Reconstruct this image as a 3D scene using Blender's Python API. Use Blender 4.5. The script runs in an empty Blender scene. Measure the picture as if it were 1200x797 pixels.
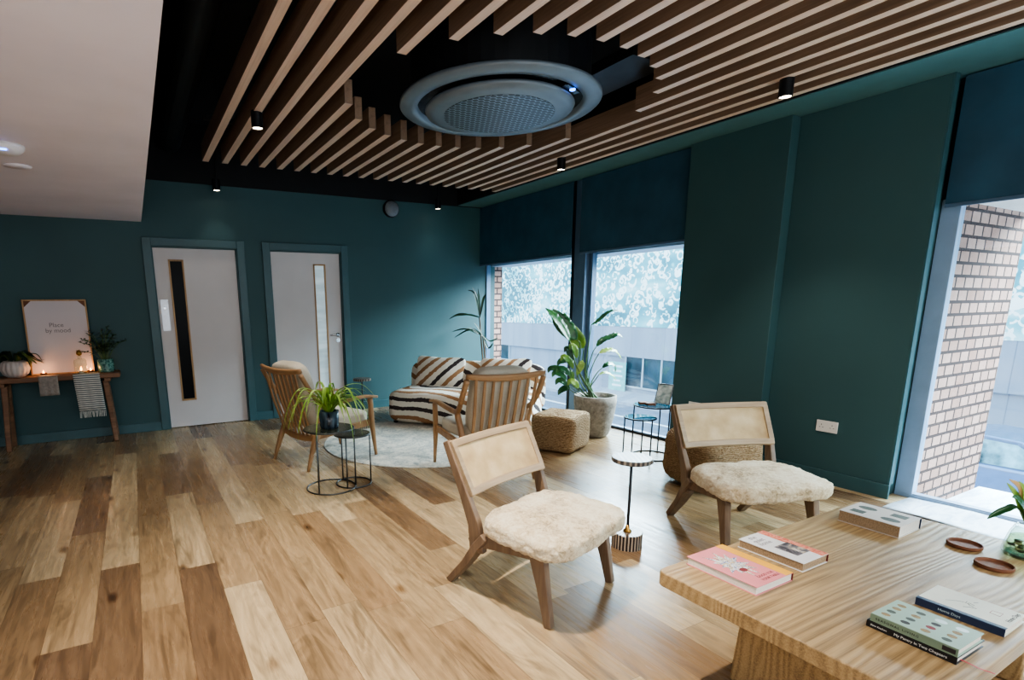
import bpy, bmesh, math, random
from mathutils import Vector, Matrix, noise as mnoise
random.seed(7)
scene = bpy.context.scene
COL = scene.collection
PI = math.pi
V = Vector

# ---------------------------------------------------------------- camera
CF, CPX, CPY, CYAW, CPITCH, CROLL, CH = 637.05, 506.64, 487.27, .4938, .2005, .011, 1.36
def cam_axes():
    cy, sy, cp, sp = math.cos(CYAW), math.sin(CYAW), math.cos(CPITCH), math.sin(CPITCH)
    f = V((sy*cp, cy*cp, -sp)); r = V((cy, -sy, 0)); d = f.cross(r)
    c, s = math.cos(CROLL), math.sin(CROLL)
    return c*r+s*d, -s*r+c*d, f
AR, AD, AF = cam_axes()
def at(px, py, **k):
    """point on a plane X=, Y= or z= seen at a photo position (used to measure the room)"""
    d = AR*((px-CPX)/CF)+AD*((py-CPY)/CF)+AF
    if 'z' in k: t = (k['z']-CH)/d.z
    elif 'X' in k: t = k['X']/d.x
    else: t = k['Y']/d.y
    return V((0, 0, CH))+d*t
cam_data = bpy.data.cameras.new('camera'); cam = bpy.data.objects.new('camera', cam_data); COL.objects.link(cam)
cam.matrix_world = Matrix(((AR.x, -AD.x, -AF.x, 0), (AR.y, -AD.y, -AF.y, 0), (AR.z, -AD.z, -AF.z, CH), (0, 0, 0, 1)))
cam_data.sensor_fit = 'HORIZONTAL'; cam_data.sensor_width = 36
cam_data.lens = CF/1200*36
cam_data.shift_x = (600-CPX)/1200; cam_data.shift_y = (CPY-398.5)/1200
cam_data.clip_start = .02; cam_data.clip_end = 200
scene.camera = cam

# ---------------------------------------------------------------- material helpers
def lin(c):
    def f(u):
        u /= 255.
        return u/12.92 if u <= .04045 else ((u+.055)/1.055)**2.4
    return (f(c[0]), f(c[1]), f(c[2]), 1)
class NT:
    def __init__(s, name, rough=.5, metal=0., spec=.5):
        s.m = bpy.data.materials.new(name); s.m.use_nodes = True
        s.t = s.m.node_tree; s.N = s.t.nodes; s.L = s.t.links
        s.b = s.N['Principled BSDF']; s.out = s.N['Material Output']
        s.set(s.b, 'Roughness', rough); s.set(s.b, 'Metallic', metal); s.set(s.b, 'Specular IOR Level', spec)
    def set(s, n, k, v):
        if hasattr(v, 'is_linked') or isinstance(v, bpy.types.NodeSocket): s.L.new(v, n.inputs[k])
        else: n.inputs[k].default_value = v
    def n(s, typ, **k):
        nd = s.N.new(typ)
        ins = k.pop('ins', {})
        for a, b in k.items(): setattr(nd, a, b)
        for a, b in ins.items(): s.set(nd, a, b)
        return nd
    def co(s, scale=(1, 1, 1), rot=(0, 0, 0), loc=(0, 0, 0), kind='Object'):
        tc = s.n('ShaderNodeTexCoord'); mp = s.n('ShaderNodeMapping')
        s.L.new(tc.outputs[kind], mp.inputs['Vector'])
        mp.inputs['Scale'].default_value = scale; mp.inputs['Rotation'].default_value = rot; mp.inputs['Location'].default_value = loc
        return mp.outputs[0]
    def math(s, op, a, b=0., c=None):
        nd = s.n('ShaderNodeMath', operation=op); s.set(nd, 0, a); s.set(nd, 1, b)
        if c is not None: s.set(nd, 2, c)
        return nd.outputs[0]
    def noise(s, vec, scale=5., detail=4., rough=.5, dist=0.):
        nd = s.n('ShaderNodeTexNoise', ins={'Vector': vec, 'Scale': scale, 'Detail': detail, 'Roughness': rough, 'Distortion': dist})
        return nd.outputs['Fac']
    def ramp(s, fac, stops, interp='LINEAR'):
        nd = s.n('ShaderNodeValToRGB'); cr = nd.color_ramp; cr.interpolation = interp
        while len(cr.elements) < len(stops): cr.elements.new(.5)
        for e, (p, c) in zip(cr.elements, stops):
            e.position = p; e.color = lin(c) if len(c) == 3 else c
        s.L.new(fac, nd.inputs[0]); return nd.outputs[0]
    def mix(s, fac, a, b, blend='MIX'):
        nd = s.n('ShaderNodeMix', data_type='RGBA', blend_type=blend)
        s.set(nd, 0, fac); s.set(nd, 6, a); s.set(nd, 7, b); return nd.outputs[2]
    def color(s, c): s.set(s.b, 'Base Color', lin(c) if isinstance(c, tuple) and len(c) == 3 else c)
    def bump(s, h, strength=.3, dist=.01):
        nd = s.n('ShaderNodeBump', ins={'Height': h, 'Strength': strength, 'Distance': dist}); s.L.new(nd.outputs[0], s.b.inputs['Normal'])
    def emit(s, c, st): s.set(s.b, 'Emission Color', lin(c)); s.set(s.b, 'Emission Strength', st)

M = {}
def plain(key, c, rough=.5, metal=0., var=.08, scale=8., spec=.5, bump=0., bscale=60.):
    """a paint / plastic / metal with a slight procedural unevenness"""
    q = NT(key, rough, metal, spec)
    nz = q.noise(q.co(), scale, 4)
    d = tuple(max(0, x*(1-var)) for x in c); l = tuple(min(255, x*(1+var)) for x in c)
    q.color(q.ramp(nz, [(.3, d), (.7, l)]))
    if bump: q.bump(q.noise(q.co(), bscale, 5), bump, .004)
    M[key] = q.m; return q
def wood(key, dark, mid, light, axis='Y', scale=1., rough=.5, contrast=1., coarse=False):
    q = NT(key, rough)
    s = {'X': (1.2, 22, 22), 'Y': (22, 1.2, 22), 'Z': (22, 22, 1.2)}[axis]
    v = q.co(tuple(a*scale for a in s))
    a = q.noise(v, 1.0, 6, .6, .6)
    s2 = {'X': (1.5, 90, 90), 'Y': (90, 1.5, 90), 'Z': (90, 90, 1.5)}[axis]
    b = q.noise(q.co(tuple(x*scale for x in s2)), 1.5, 3, .6)
    fac = q.math('ADD', q.math('MULTIPLY', a, .65), q.math('MULTIPLY', b, .35))
    q.color(q.ramp(fac, [(.5-.2*contrast, dark), (.5, mid), (.5+.18*contrast, light)]))
    q.bump(b, .12, .002)
    M[key] = q.m; return q

def build_materials():
    # walls
    q = NT('teal_wall_paint', .55, spec=.35); nz = q.noise(q.co(), 1.2, 3)
    q.color(q.ramp(nz, [(.3, (52, 81, 84)), (.7, (57, 88, 91))])); q.bump(q.noise(q.co(), 220, 3), .05, .002); M['wall'] = q.m
    plain('trim_paint', (54, 88, 93), .4, var=.03)
    plain('void_black', (9, 11, 14), .8, var=.2)
    plain('duct_black', (17, 19, 22), .5, var=.3)
    plain('plaster', (238, 230, 238), .8, var=.02, scale=2)
    plain('soffit_paint', (72, 108, 110), .6, var=.03)
    # floor
    q = NT('oak_plank_floor', .33, spec=.5)
    tc = q.n('ShaderNodeTexCoord'); sep = q.n('ShaderNodeSeparateXYZ'); q.L.new(tc.outputs['Object'], sep.inputs[0])
    X, Y = sep.outputs[0], sep.outputs[1]
    W, LN = .181, 1.32
    fx = q.math('DIVIDE', q.math('ADD', X, .11+20*W), W)
    row = q.math('FLOOR', fx)
    wn = q.n('ShaderNodeTexWhiteNoise', noise_dimensions='1D', ins={'W': row})
    fy = q.math('DIVIDE', q.math('ADD', Y, q.math('MULTIPLY', wn.outputs[0], 7.3)), LN)
    colr = q.math('FLOOR', fy)
    cb = q.n('ShaderNodeCombineXYZ', ins={'X': row, 'Y': colr})
    wn2 = q.n('ShaderNodeTexWhiteNoise', noise_dimensions='2D', ins={'Vector': cb.outputs[0]})
    tone = q.ramp(wn2.outputs[0], [(0, (120, 95, 71)), (.25, (146, 118, 87)), (.5, (165, 137, 102)), (.75, (180, 154, 117)), (1, (206, 182, 144))])
    # grain follows each board, shifted board by board
    off = q.math('MULTIPLY', wn2.outputs[0], 37.)
    gv = q.n('ShaderNodeCombineXYZ', ins={'X': q.math('ADD', q.math('MULTIPLY', X, 26), off), 'Y': q.math('ADD', q.math('MULTIPLY', Y, 1.6), off), 'Z': off})
    g1 = q.noise(gv.outputs[0], 1., 6, .62, 1.2)
    gv2 = q.n('ShaderNodeCombineXYZ', ins={'X': q.math('ADD', q.math('MULTIPLY', X, 7), off), 'Y': q.math('ADD', q.math('MULTIPLY', Y, 1.3), off), 'Z': off})
    g2 = q.noise(gv2.outputs[0], 1., 3, .5, 1.5)
    rings = q.math('SINE', q.math('MULTIPLY', g2, 42))
    gsum = q.math('ADD', q.math('MULTIPLY', g1, .75), q.math('ADD', q.math('MULTIPLY', rings, .05), q.math('MULTIPLY', g2, .3)))
    shade = q.ramp(gsum, [(.3, (128, 122, 116)), (.52, (222, 220, 218)), (.7, (255, 255, 255))])
    c = q.mix(.85, tone, shade, 'MULTIPLY')
    kv = q.n('ShaderNodeCombineXYZ', ins={'X': q.math('ADD', q.math('MULTIPLY', X, 5.0), off), 'Y': q.math('ADD', q.math('MULTIPLY', Y, 2.4), off), 'Z': 0.})
    vor = q.n('ShaderNodeTexVoronoi', feature='F1', ins={'Vector': kv.outputs[0], 'Scale': 1.})
    knot = q.ramp(q.math('ADD', vor.outputs['Distance'], q.math('MULTIPLY', q.math('SUBTRACT', g1, .5), .16)), [(.03, (70, 48, 32)), (.09, (168, 148, 130)), (.17, (255, 255, 255))])
    c = q.mix(.8, c, knot, 'MULTIPLY')
    def edge(f, w):
        fr = q.math('FRACT', f); d = q.math('MINIMUM', fr, q.math('SUBTRACT', 1., fr)); return q.math('LESS_THAN', d, w)
    gap = q.math('MAXIMUM', edge(fx, .008), edge(fy, .0012))
    c = q.mix(q.math('MULTIPLY', gap, .55), c, lin((70, 48, 30)))
    q.color(c)
    q.set(q.b, 'Roughness', q.ramp(g1, [(.3, (.36,)*3+(1,)), (.7, (.22,)*3+(1,))]))
    q.bump(q.math('SUBTRACT', q.math('MULTIPLY', g1, .3), gap), .08, .003)
    M['floor'] = q.m
    # woods
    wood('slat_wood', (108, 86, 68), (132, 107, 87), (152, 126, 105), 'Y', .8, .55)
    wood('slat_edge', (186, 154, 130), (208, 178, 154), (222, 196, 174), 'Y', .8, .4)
    wood('chair_wood', (88, 70, 56), (116, 95, 76), (138, 116, 94), 'Z', .6, .5)
    wood('oak_arm', (132, 98, 66), (158, 122, 86), (180, 146, 108), 'Z', .6, .45)
    wood('oak_rail', (132, 98, 66), (158, 122, 86), (180, 146, 108), 'X', .6, .45)
    wood('cane_frame', (138, 116, 92), (162, 140, 112), (184, 162, 132), 'X', .6, .5)
    wood('console_wood', (92, 62, 42), (124, 88, 62), (146, 110, 82), 'X', .8, .6)
    wood('bead_wood', (150, 110, 70), (178, 138, 94), (196, 158, 114), 'Z', .6, .5)
    wood('coaster_wood', (84, 50, 34), (112, 70, 46), (134, 90, 62), 'X', .8, .7)
    # coffee table: brushed oak, strong flat-sawn figure along X
    q = NT('table_oak', .45)
    a = q.noise(q.co((.5, 4.6, 1.6)), 1.0, 2, .45, .5)
    spy = q.n('ShaderNodeSeparateXYZ'); q.L.new(q.co(), spy.inputs[0])
    rings = q.math('SINE', q.math('ADD', q.math('MULTIPLY', a, 70), q.math('MULTIPLY', spy.outputs[1], 230)))
    fine = q.noise(q.co((3, 160, 160)), 1.2, 3, .6)
    fac = q.math('ADD', q.math('MULTIPLY', rings, .08), q.math('ADD', q.math('MULTIPLY', fine, .55), q.math('MULTIPLY', a, .35)))
    q.color(q.ramp(fac, [(.25, (116, 94, 64)), (.45, (156, 130, 92)), (.62, (178, 152, 110)), (.8, (194, 168, 126))]))
    q.bump(q.math('ADD', rings, fine), .12, .003); M['table_oak'] = q.m
    # fabrics
    q = NT('shearling', .95, spec=.1)
    a = q.noise(q.co(), 34, 6, .7, 1.2); b = q.noise(q.co(), 7, 3, .5)
    q.color(q.ramp(q.math('ADD', q.math('MULTIPLY', a, .6), q.math('MULTIPLY', b, .4)), [(.36, (158, 132, 96)), (.47, (220, 198, 158)), (.58, (242, 229, 200))]))
    q.set(q.b, 'Sheen Weight', .4); q.bump(q.noise(q.co(), 60, 6, .75, .8), .9, .012); M['fur'] = q.m
    q = NT('linen', .9, spec=.15)
    a = q.noise(q.co((1, 1, 1)), 260, 2); b = q.noise(q.co(), 5, 3)
    q.color(q.ramp(q.math('ADD', q.math('MULTIPLY', a, .5), q.math('MULTIPLY', b, .5)), [(.35, (176, 168, 150)), (.65, (206, 199, 184))])); q.bump(a, .25, .003); M['linen'] = q.m
    def zebra(key, fx, fy, fz, warp, seed):
        q = NT(key, .95, spec=.1)
        sp = q.n('ShaderNodeSeparateXYZ'); q.L.new(q.co(), sp.inputs[0])
        n1 = q.noise(q.co((1.3, 1.6, 1.6), loc=(seed, 0, 0)), 1.0, 1, .4, .2)
        jag = q.noise(q.co((26, 26, 26)), 1.0, 2, .5)
        base = q.math('ADD', q.math('MULTIPLY', sp.outputs[2], fz), q.math('ADD', q.math('MULTIPLY', sp.outputs[1], fy), q.math('MULTIPLY', sp.outputs[0], fx)))
        base = q.math('ADD', base, q.math('ADD', q.math('MULTIPLY', n1, warp), q.math('MULTIPLY', jag, .22)))
        fr = q.math('FRACT', base)
        wn = q.n('ShaderNodeTexWhiteNoise', noise_dimensions='1D', ins={'W': q.math('ADD', q.math('FLOOR', base), seed)})
        col = q.mix(q.math('GREATER_THAN', wn.outputs[0], .62), lin((66, 58, 58)), lin((158, 118, 86)))
        q.color(q.mix(q.math('LESS_THAN', fr, .42), lin((230, 222, 208)), col))
        q.bump(q.noise(q.co(), 150, 3), .4, .004); M[key] = q.m
    zebra('zebra', 1.4, 4.2, 7.0, 3.0, 2.3)
    zebra('zebra_back', 3.5, 2.0, 6.5, 1.5, 7.7)
    zebra('zebra_pillow', 7.0, 2.0, -7.0, 1.2, 4.1)
    q = NT('jute', .95, spec=.1)
    sp = q.n('ShaderNodeSeparateXYZ'); q.L.new(q.co(), sp.inputs[0])
    wob = q.noise(q.co(), 9, 3)
    ply = q.math('SINE', q.math('ADD', q.math('MULTIPLY', sp.outputs[2], 560), q.math('MULTIPLY', wob, 16)))
    str_ = q.noise(q.co((30, 30, 60)), 2.2, 4, .6, 1.)
    fac = q.math('ADD', q.math('MULTIPLY', ply, .07), q.math('ADD', q.math('MULTIPLY', str_, .9), .05))
    q.color(q.ramp(fac, [(.3, (104, 78, 54)), (.48, (170, 140, 106)), (.66, (206, 180, 146))])); q.bump(q.math('ADD', ply, q.math('MULTIPLY', str_, 2.)), .8, .006); M['jute'] = q.m
    q = NT('rug_pile', .95, spec=.1)
    a = q.noise(q.co(), 3.2, 8, .68, 2.4); b = q.noise(q.co(), 26, 5, .7, 1.5)
    fac = q.math('ADD', q.math('MULTIPLY', a, .55), q.math('MULTIPLY', b, .45))
    q.color(q.ramp(fac, [(.36, (126, 134, 132)), (.46, (178, 178, 170)), (.56, (216, 210, 196)), (.68, (226, 220, 206))])); q.bump(b, .5, .006); M['rug'] = q.m
    q = NT('cane_weave', .7, spec=.3)
    sp = q.n('ShaderNodeSeparateXYZ'); q.L.new(q.co(), sp.inputs[0])
    s1 = q.math('SINE', q.math('MULTIPLY', sp.outputs[0], 900)); s2 = q.math('SINE', q.math('MULTIPLY', sp.outputs[2], 900))
    w = q.math('MULTIPLY', s1, s2); b = q.noise(q.co(), 6, 4)
    q.color(q.ramp(q.math('ADD', q.math('MULTIPLY', w, .1), b), [(.3, (164, 136, 98)), (.55, (198, 172, 130)), (.75, (218, 198, 160))])); q.bump(w, .3, .002); M['cane'] = q.m
    q = NT('striped_cotton', .95, spec=.1)
    sp = q.n('ShaderNodeSeparateXYZ'); q.L.new(q.co(), sp.inputs[0])
    st = q.math('FRACT', q.math('MULTIPLY', sp.outputs[2], 48))
    q.color(q.ramp(st, [(0, (206, 204, 196)), (.55, (92, 100, 104))], 'CONSTANT')); q.bump(q.noise(q.co(), 150, 2), .3, .003); M['stripe'] = q.m
    plain('cotton_white', (206, 204, 196), .95, var=.08, scale=60)
    plain('cotton_grey', (150, 140, 132), .95, var=.08, scale=60)
    # bone inlay black/white stripes round an axis
    q = NT('striped_inlay', .3)
    sp = q.n('ShaderNodeSeparateXYZ'); q.L.new(q.co(), sp.inputs[0])
    ang = q.math('ARCTAN2', sp.outputs[1], sp.outputs[0])
    fr = q.math('FRACT', q.math('ADD', q.math('MULTIPLY', ang, 28/(2*PI)), q.math('MULTIPLY', q.noise(q.co(), 12, 2), .06)))
    q.color(q.ramp(fr, [(0, (40, 36, 38)), (.58, (176, 160, 142))], 'CONSTANT')); M['inlay'] = q.m
    q = NT('striped_inlay_flat', .3)
    sp = q.n('ShaderNodeSeparateXYZ'); q.L.new(q.co(rot=(0, 0, .6)), sp.inputs[0])
    fr = q.math('FRACT', q.math('MULTIPLY', sp.outputs[0], 38))
    q.color(q.ramp(fr, [(0, (56, 52, 52)), (.55, (140, 130, 118))], 'CONSTANT')); M['inlay_flat'] = q.m
    # stone, metal, plastics
    q = NT('concrete_pot', .85, spec=.2)
    a = q.noise(q.co(), 22, 8, .7); q.color(q.ramp(a, [(.3, (112, 106, 98)), (.55, (156, 150, 140)), (.75, (182, 176, 166))])); q.bump(a, .4, .006); M['concrete'] = q.m
    plain('door_white', (206, 198, 196), .5, var=.02, scale=2)
    plain('plate_steel', (196, 198, 204), .35, .6, var=.04)
    plain('chrome', (190, 192, 196), .22, 1., var=.03)
    plain('dark_metal', (44, 44, 46), .45, .5, var=.15)
    plain('black_metal', (18, 19, 22), .45, .4, var=.15)
    plain('pewter', (92, 96, 98), .35, .9, var=.15, scale=20)
    plain('brass', (168, 128, 66), .3, 1., var=.08)
    plain('ac_grey', (104, 114, 122), .4, .1, var=.04)
    plain('ac_dark', (16, 18, 22), .25, var=.2)
    plain('socket_white', (222, 216, 210), .35, var=.02)
    plain('slot_black', (20, 20, 22), .6, var=.1)
    plain('speaker_grey', (112, 116, 120), .7, var=.2, scale=200)
    plain('sensor_white', (226, 222, 224), .4, var=.02)
    plain('blind_fabric', (48, 78, 96), .85, var=.08, scale=4, spec=.2, bump=.1, bscale=300)
    plain('frame_alu', (88, 112, 136), .4, .3, var=.04)
    plain('frame_pale', (140, 164, 190), .4, .1, var=.03)
    plain('frame_dark', (20, 30, 38), .5, .2, var=.1)
    plain('terracotta_white', (196, 184, 178), .6, var=.05)
    plain('soil', (44, 34, 28), .95, var=.4, scale=50, bump=.8)
    q = NT('glazed_teal', .25); a = q.noise(q.co(), 40, 5, .7); q.color(q.ramp(a, [(.4, (38, 84, 80)), (.55, (110, 158, 146)), (.7, (176, 200, 186))])); M['teal_glaze'] = q.m
    q = NT('dark_blue_glaze', .2); a = q.noise(q.co((3, 3, .6)), 9, 4); q.color(q.ramp(a, [(.35, (24, 30, 38)), (.6, (70, 88, 102)), (.75, (120, 140, 150))])); M['blue_glaze'] = q.m
    q = NT('patina_top', .22, .4); a = q.noise(q.co(), 14, 5, .7, 1.); q.color(q.ramp(a, [(.35, (56, 60, 50)), (.55, (104, 106, 86)), (.7, (150, 148, 124))])); M['patina'] = q.m
    # ac grille: dark holes punched in a grey disc
    q = NT('perforated_grille', .4)
    sp = q.n('ShaderNodeSeparateXYZ'); q.L.new(q.co((1, 1, 0)), sp.inputs[0])
    h = .042
    u = q.math('DIVIDE', sp.outputs[0], h); v = q.math('DIVIDE', sp.outputs[1], h*.866)
    rv = q.math('FLOOR', v); u = q.math('ADD', u, q.math('MULTIPLY', q.math('MODULO', q.math('ABSOLUTE', rv), 2.), .5))
    du = q.math('SUBTRACT', q.math('FRACT', u), .5); dv = q.math('SUBTRACT', q.math('FRACT', v), .5)
    r = q.math('SQRT', q.math('ADD', q.math('MULTIPLY', du, du), q.math('MULTIPLY', dv, dv)))
    q.color(q.ramp(q.math('LESS_THAN', r, .46), [(0, (120, 130, 138)), (1, (12, 14, 18))])); M['grille'] = q.m
    # leaves
    def leafm(key, c1, c2, c3, rough=.4):
        q = NT(key, rough); a = q.noise(q.co((1, 1, 1)), 6, 4); q.color(q.ramp(a, [(.3, c1), (.5, c2), (.7, c3)])); q.set(q.b, 'Subsurface Weight', 0.)
        M[key] = q.m
    leafm('leaf_deep', (22, 60, 34), (36, 88, 46), (70, 128, 62), .3)
    leafm('leaf_bright', (70, 116, 36), (118, 158, 60), (170, 196, 100), .35)
    leafm('leaf_spider', (96, 138, 44), (150, 186, 76), (204, 218, 140), .4)
    leafm('leaf_dark', (16, 34, 24), (26, 50, 32), (42, 70, 44), .4)
    leafm('leaf_olive', (58, 76, 36), (90, 108, 50), (126, 136, 66), .4)
    leafm('bud_peach', (176, 136, 84), (204, 166, 112), (220, 190, 140), .5)
    leafm('stem_green', (48, 74, 38), (70, 100, 48), (96, 124, 62), .4)
    leafm('stem_brown', (70, 52, 38), (96, 74, 54), (120, 96, 72), .7)
    # glass: mostly clear, mirror-like at a slant
    def glass(key, tint, ior=1.45, mixin=.0):
        q = NT(key); q.N.remove(q.b)
        tr = q.n('ShaderNodeBsdfTransparent', ins={'Color': lin(tint)}); gl = q.n('ShaderNodeBsdfGlossy', ins={'Roughness': .02})
        lw = q.n('ShaderNodeLayerWeight', ins={'Blend': .5}); f0 = ((ior-1)/(ior+1))**2; nz = q.noise(q.co(), 2., 2)
        fac = q.math('ADD', q.math('ADD', q.math('MULTIPLY', q.math('POWER', lw.outputs['Facing'], 5.), 1-f0), f0), q.math('MULTIPLY', nz, mixin))
        mx = q.n('ShaderNodeMixShader'); q.L.new(fac, mx.inputs[0]); q.L.new(tr.outputs[0], mx.inputs[1]); q.L.new(gl.outputs[0], mx.inputs[2])
        q.L.new(mx.outputs[0], q.out.inputs[0]); M[key] = q.m
    glass('window_glass', (240, 248, 250)); glass('clear_glass', (236, 242, 238)); glass('table_glass', (150, 200, 210), 1.7, .15); glass('water', (232, 236, 210), 1.33)
    plain('dark_glass', (8, 9, 11), .3, var=.3, scale=3, spec=.1)
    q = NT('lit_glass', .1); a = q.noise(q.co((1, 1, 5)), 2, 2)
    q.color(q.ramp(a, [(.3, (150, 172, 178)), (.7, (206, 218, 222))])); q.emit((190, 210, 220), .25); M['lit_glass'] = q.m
    # paper and covers
    plain('paper', (220, 214, 204), .8, var=.04, scale=200)
    plain('paper_tan', (150, 128, 100), .8, var=.12, scale=200)
    plain('cover_pink', (212, 128, 132), .55, var=.03)
    plain('cover_yellow', (226, 166, 52), .55, var=.03)
    plain('cover_maroon', (104, 34, 34), .5, var=.05)
    plain('cover_white', (216, 214, 212), .5, var=.03)
    plain('cover_greywhite', (198, 192, 184), .5, var=.03)
    plain('cover_sage', (146, 172, 156), .5, var=.03)
    plain('cover_sage_spine', (120, 140, 118), .5, var=.03)
    plain('cover_black', (22, 24, 28), .4, var=.1)
    plain('cover_navy', (30, 46, 74), .45, var=.06)
    plain('cover_cream', (212, 212, 196), .55, var=.03)
    plain('ink_grey', (124, 116, 118), .6, var=.05)
    plain('ink_dark', (48, 44, 44), .6, var=.1)
    plain('ink_red', (124, 44, 46), .6, var=.1)
    plain('ink_white', (220, 220, 214), .6, var=.03)
    plain('ink_green', (70, 78, 68), .6, var=.1)
    plain('ink_ochre', (132, 112, 74), .6, var=.15, scale=60)
    plain('ink_silver', (190, 206, 206), .3, var=.06)
    q = NT('ink_orange_pattern', .6); a = q.noise(q.co(), 60, 4, .6, 1.); q.color(q.ramp(a, [(.42, (206, 98, 74)), (.55, (222, 140, 112)), (.7, (226, 178, 150))])); M['orange_pattern'] = q.m
    q = NT('ink_collage', .6); a = q.noise(q.co(), 38, 3, .6, 2.); q.color(q.ramp(a, [(.30, (50, 62, 116)), (.40, (204, 208, 214)), (.50, (196, 172, 116)), (.57, (90, 96, 132)), (.64, (214, 216, 214)), (.75, (96, 48, 60))], 'CONSTANT')); M['collage'] = q.m
    q = NT('ink_photo', .5); a = q.noise(q.co(), 30, 3, .6, 1.); q.color(q.ramp(a, [(.38, (58, 52, 56)), (.5, (122, 116, 118)), (.58, (186, 168, 140)), (.66, (206, 204, 202))])); M['photo'] = q.m
    q = NT('framed_photo', .3); a = q.noise(q.co(), 16, 4, .6, .5); q.color(q.ramp(a, [(.4, (128, 148, 148)), (.55, (184, 198, 196)), (.7, (222, 230, 226))])); M['framed_photo'] = q.m
    plain('bookmark_red', (190, 60, 70), .6, var=.05)
    q = NT('poster_paper', .7); q.color(q.ramp(q.noise(q.co(), 2, 2), [(.3, (206, 196, 198)), (.7, (214, 204, 204))])); M['poster'] = q.m
    q = NT('flame', .5); q.color((255, 190, 110)); q.emit((255, 150, 60), 14.); M['flame'] = q.m
    q = NT('lamp_lens', .3); q.color((250, 240, 220)); q.emit((255, 236, 205), 9.); M['lens'] = q.m
    q = NT('blue_led', .3); q.color((60, 120, 255)); q.emit((50, 120, 255), 6.); M['led'] = q.m
    # outdoors
    q = NT('pale_brick', .9, spec=.2)
    sp = q.n('ShaderNodeSeparateXYZ'); q.L.new(q.co(), sp.inputs[0])
    cb = q.n('ShaderNodeCombineXYZ', ins={'X': q.math('ADD', sp.outputs[0], sp.outputs[1]), 'Y': sp.outputs[2], 'Z': 0.})
    br = q.n('ShaderNodeTexBrick', ins={'Vector': cb.outputs[0], 'Color1': lin((186, 150, 136)), 'Color2': lin((158, 120, 106)), 'Mortar': lin((70, 56, 54)), 'Scale': 1., 'Mortar Size': .011, 'Mortar Smooth': .1, 'Bias': -.2, 'Brick Width': .142, 'Row Height': .084})
    br.offset = .5
    nz = q.noise(q.co(), 24, 5, .6); q.color(q.mix(.35, br.outputs['Color'], q.ramp(nz, [(.3, (205, 190, 180)), (.7, (255, 252, 250))]), 'MULTIPLY'))
    q.bump(br.outputs['Fac'], -.6, .01); M['brick'] = q.m
    q = NT('swirl_cladding', .35)
    def curls(sc, off):
        vo = q.n('ShaderNodeTexVoronoi', feature='F1', ins={'Vector': q.co((0, sc, sc*.9), loc=(0, off, off)), 'Scale': 1., 'Randomness': .85})
        nz = q.noise(q.co((0, sc*.8, sc*.8), loc=(0, off, 3)), 1., 1)
        msk = q.math('GREATER_THAN', q.noise(q.co((0, sc*1.9, sc*1.9), loc=(0, off, 9)), 1., 1), .44)
        d = q.math('ABSOLUTE', q.math('SUBTRACT', q.math('ADD', vo.outputs['Distance'], q.math('MULTIPLY', nz, .35)), .52))
        return q.math('MULTIPLY', msk, q.ramp(d, [(.05, (1., 1., 1., 1)), (.10, (0, 0, 0, 1))]))
    pan = q.noise(q.co((0, .30, .8)), 1., 3, .5)
    cu = q.math('MAXIMUM', q.math('MAXIMUM', curls(2.6, 0.), curls(1.9, 7.3)), curls(3.4, 3.1))
    fac = q.math('ADD', q.math('MULTIPLY', cu, .34), q.math('SUBTRACT', q.math('MULTIPLY', pan, 1.15), .19))
    q.color(q.ramp(fac, [(.22, (34, 108, 126)), (.36, (66, 152, 168)), (.5, (118, 194, 204)), (.66, (240, 252, 252))])); M['swirl'] = q.m
    q = NT('render_band', .8); sp = q.n('ShaderNodeSeparateXYZ'); q.L.new(q.co(), sp.inputs[0])
    jt = q.math('LESS_THAN', q.math('FRACT', q.math('MULTIPLY', sp.outputs[1], .62)), .015)
    nz = q.noise(q.co((1, 1, .2)), 1.4, 5)
    q.color(q.mix(q.math('MULTIPLY', jt, .5), q.ramp(nz, [(.3, (132, 146, 164)), (.7, (152, 164, 180))]), lin((90, 102, 122)))); M['band'] = q.m
    plain('shop_glass', (44, 66, 78), .15, var=.3, scale=1.2)
    plain('shop_frame', (170, 184, 196), .5, var=.05)
    plain('poster_green', (120, 190, 190), .5, var=.05)
    q = NT('asphalt', .85); nz = q.noise(q.co(), 3, 6); q.color(q.ramp(nz, [(.3, (100, 114, 132)), (.7, (122, 134, 152))])); M['road'] = q.m
    plain('pavement', (150, 162, 176), .8, var=.05, scale=3)
    plain('road_paint', (226, 234, 240), .7, var=.03)
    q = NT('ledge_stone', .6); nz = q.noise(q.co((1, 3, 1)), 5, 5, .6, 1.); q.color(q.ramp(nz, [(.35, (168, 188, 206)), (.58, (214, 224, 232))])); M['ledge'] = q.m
    plain('car_paint', (120, 150, 186), .2, .6, var=.03)
    plain('car_glass', (120, 160, 176), .05, var=.5, scale=3)
    plain('tyre', (24, 24, 26), .8, var=.1)
build_materials()

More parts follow.
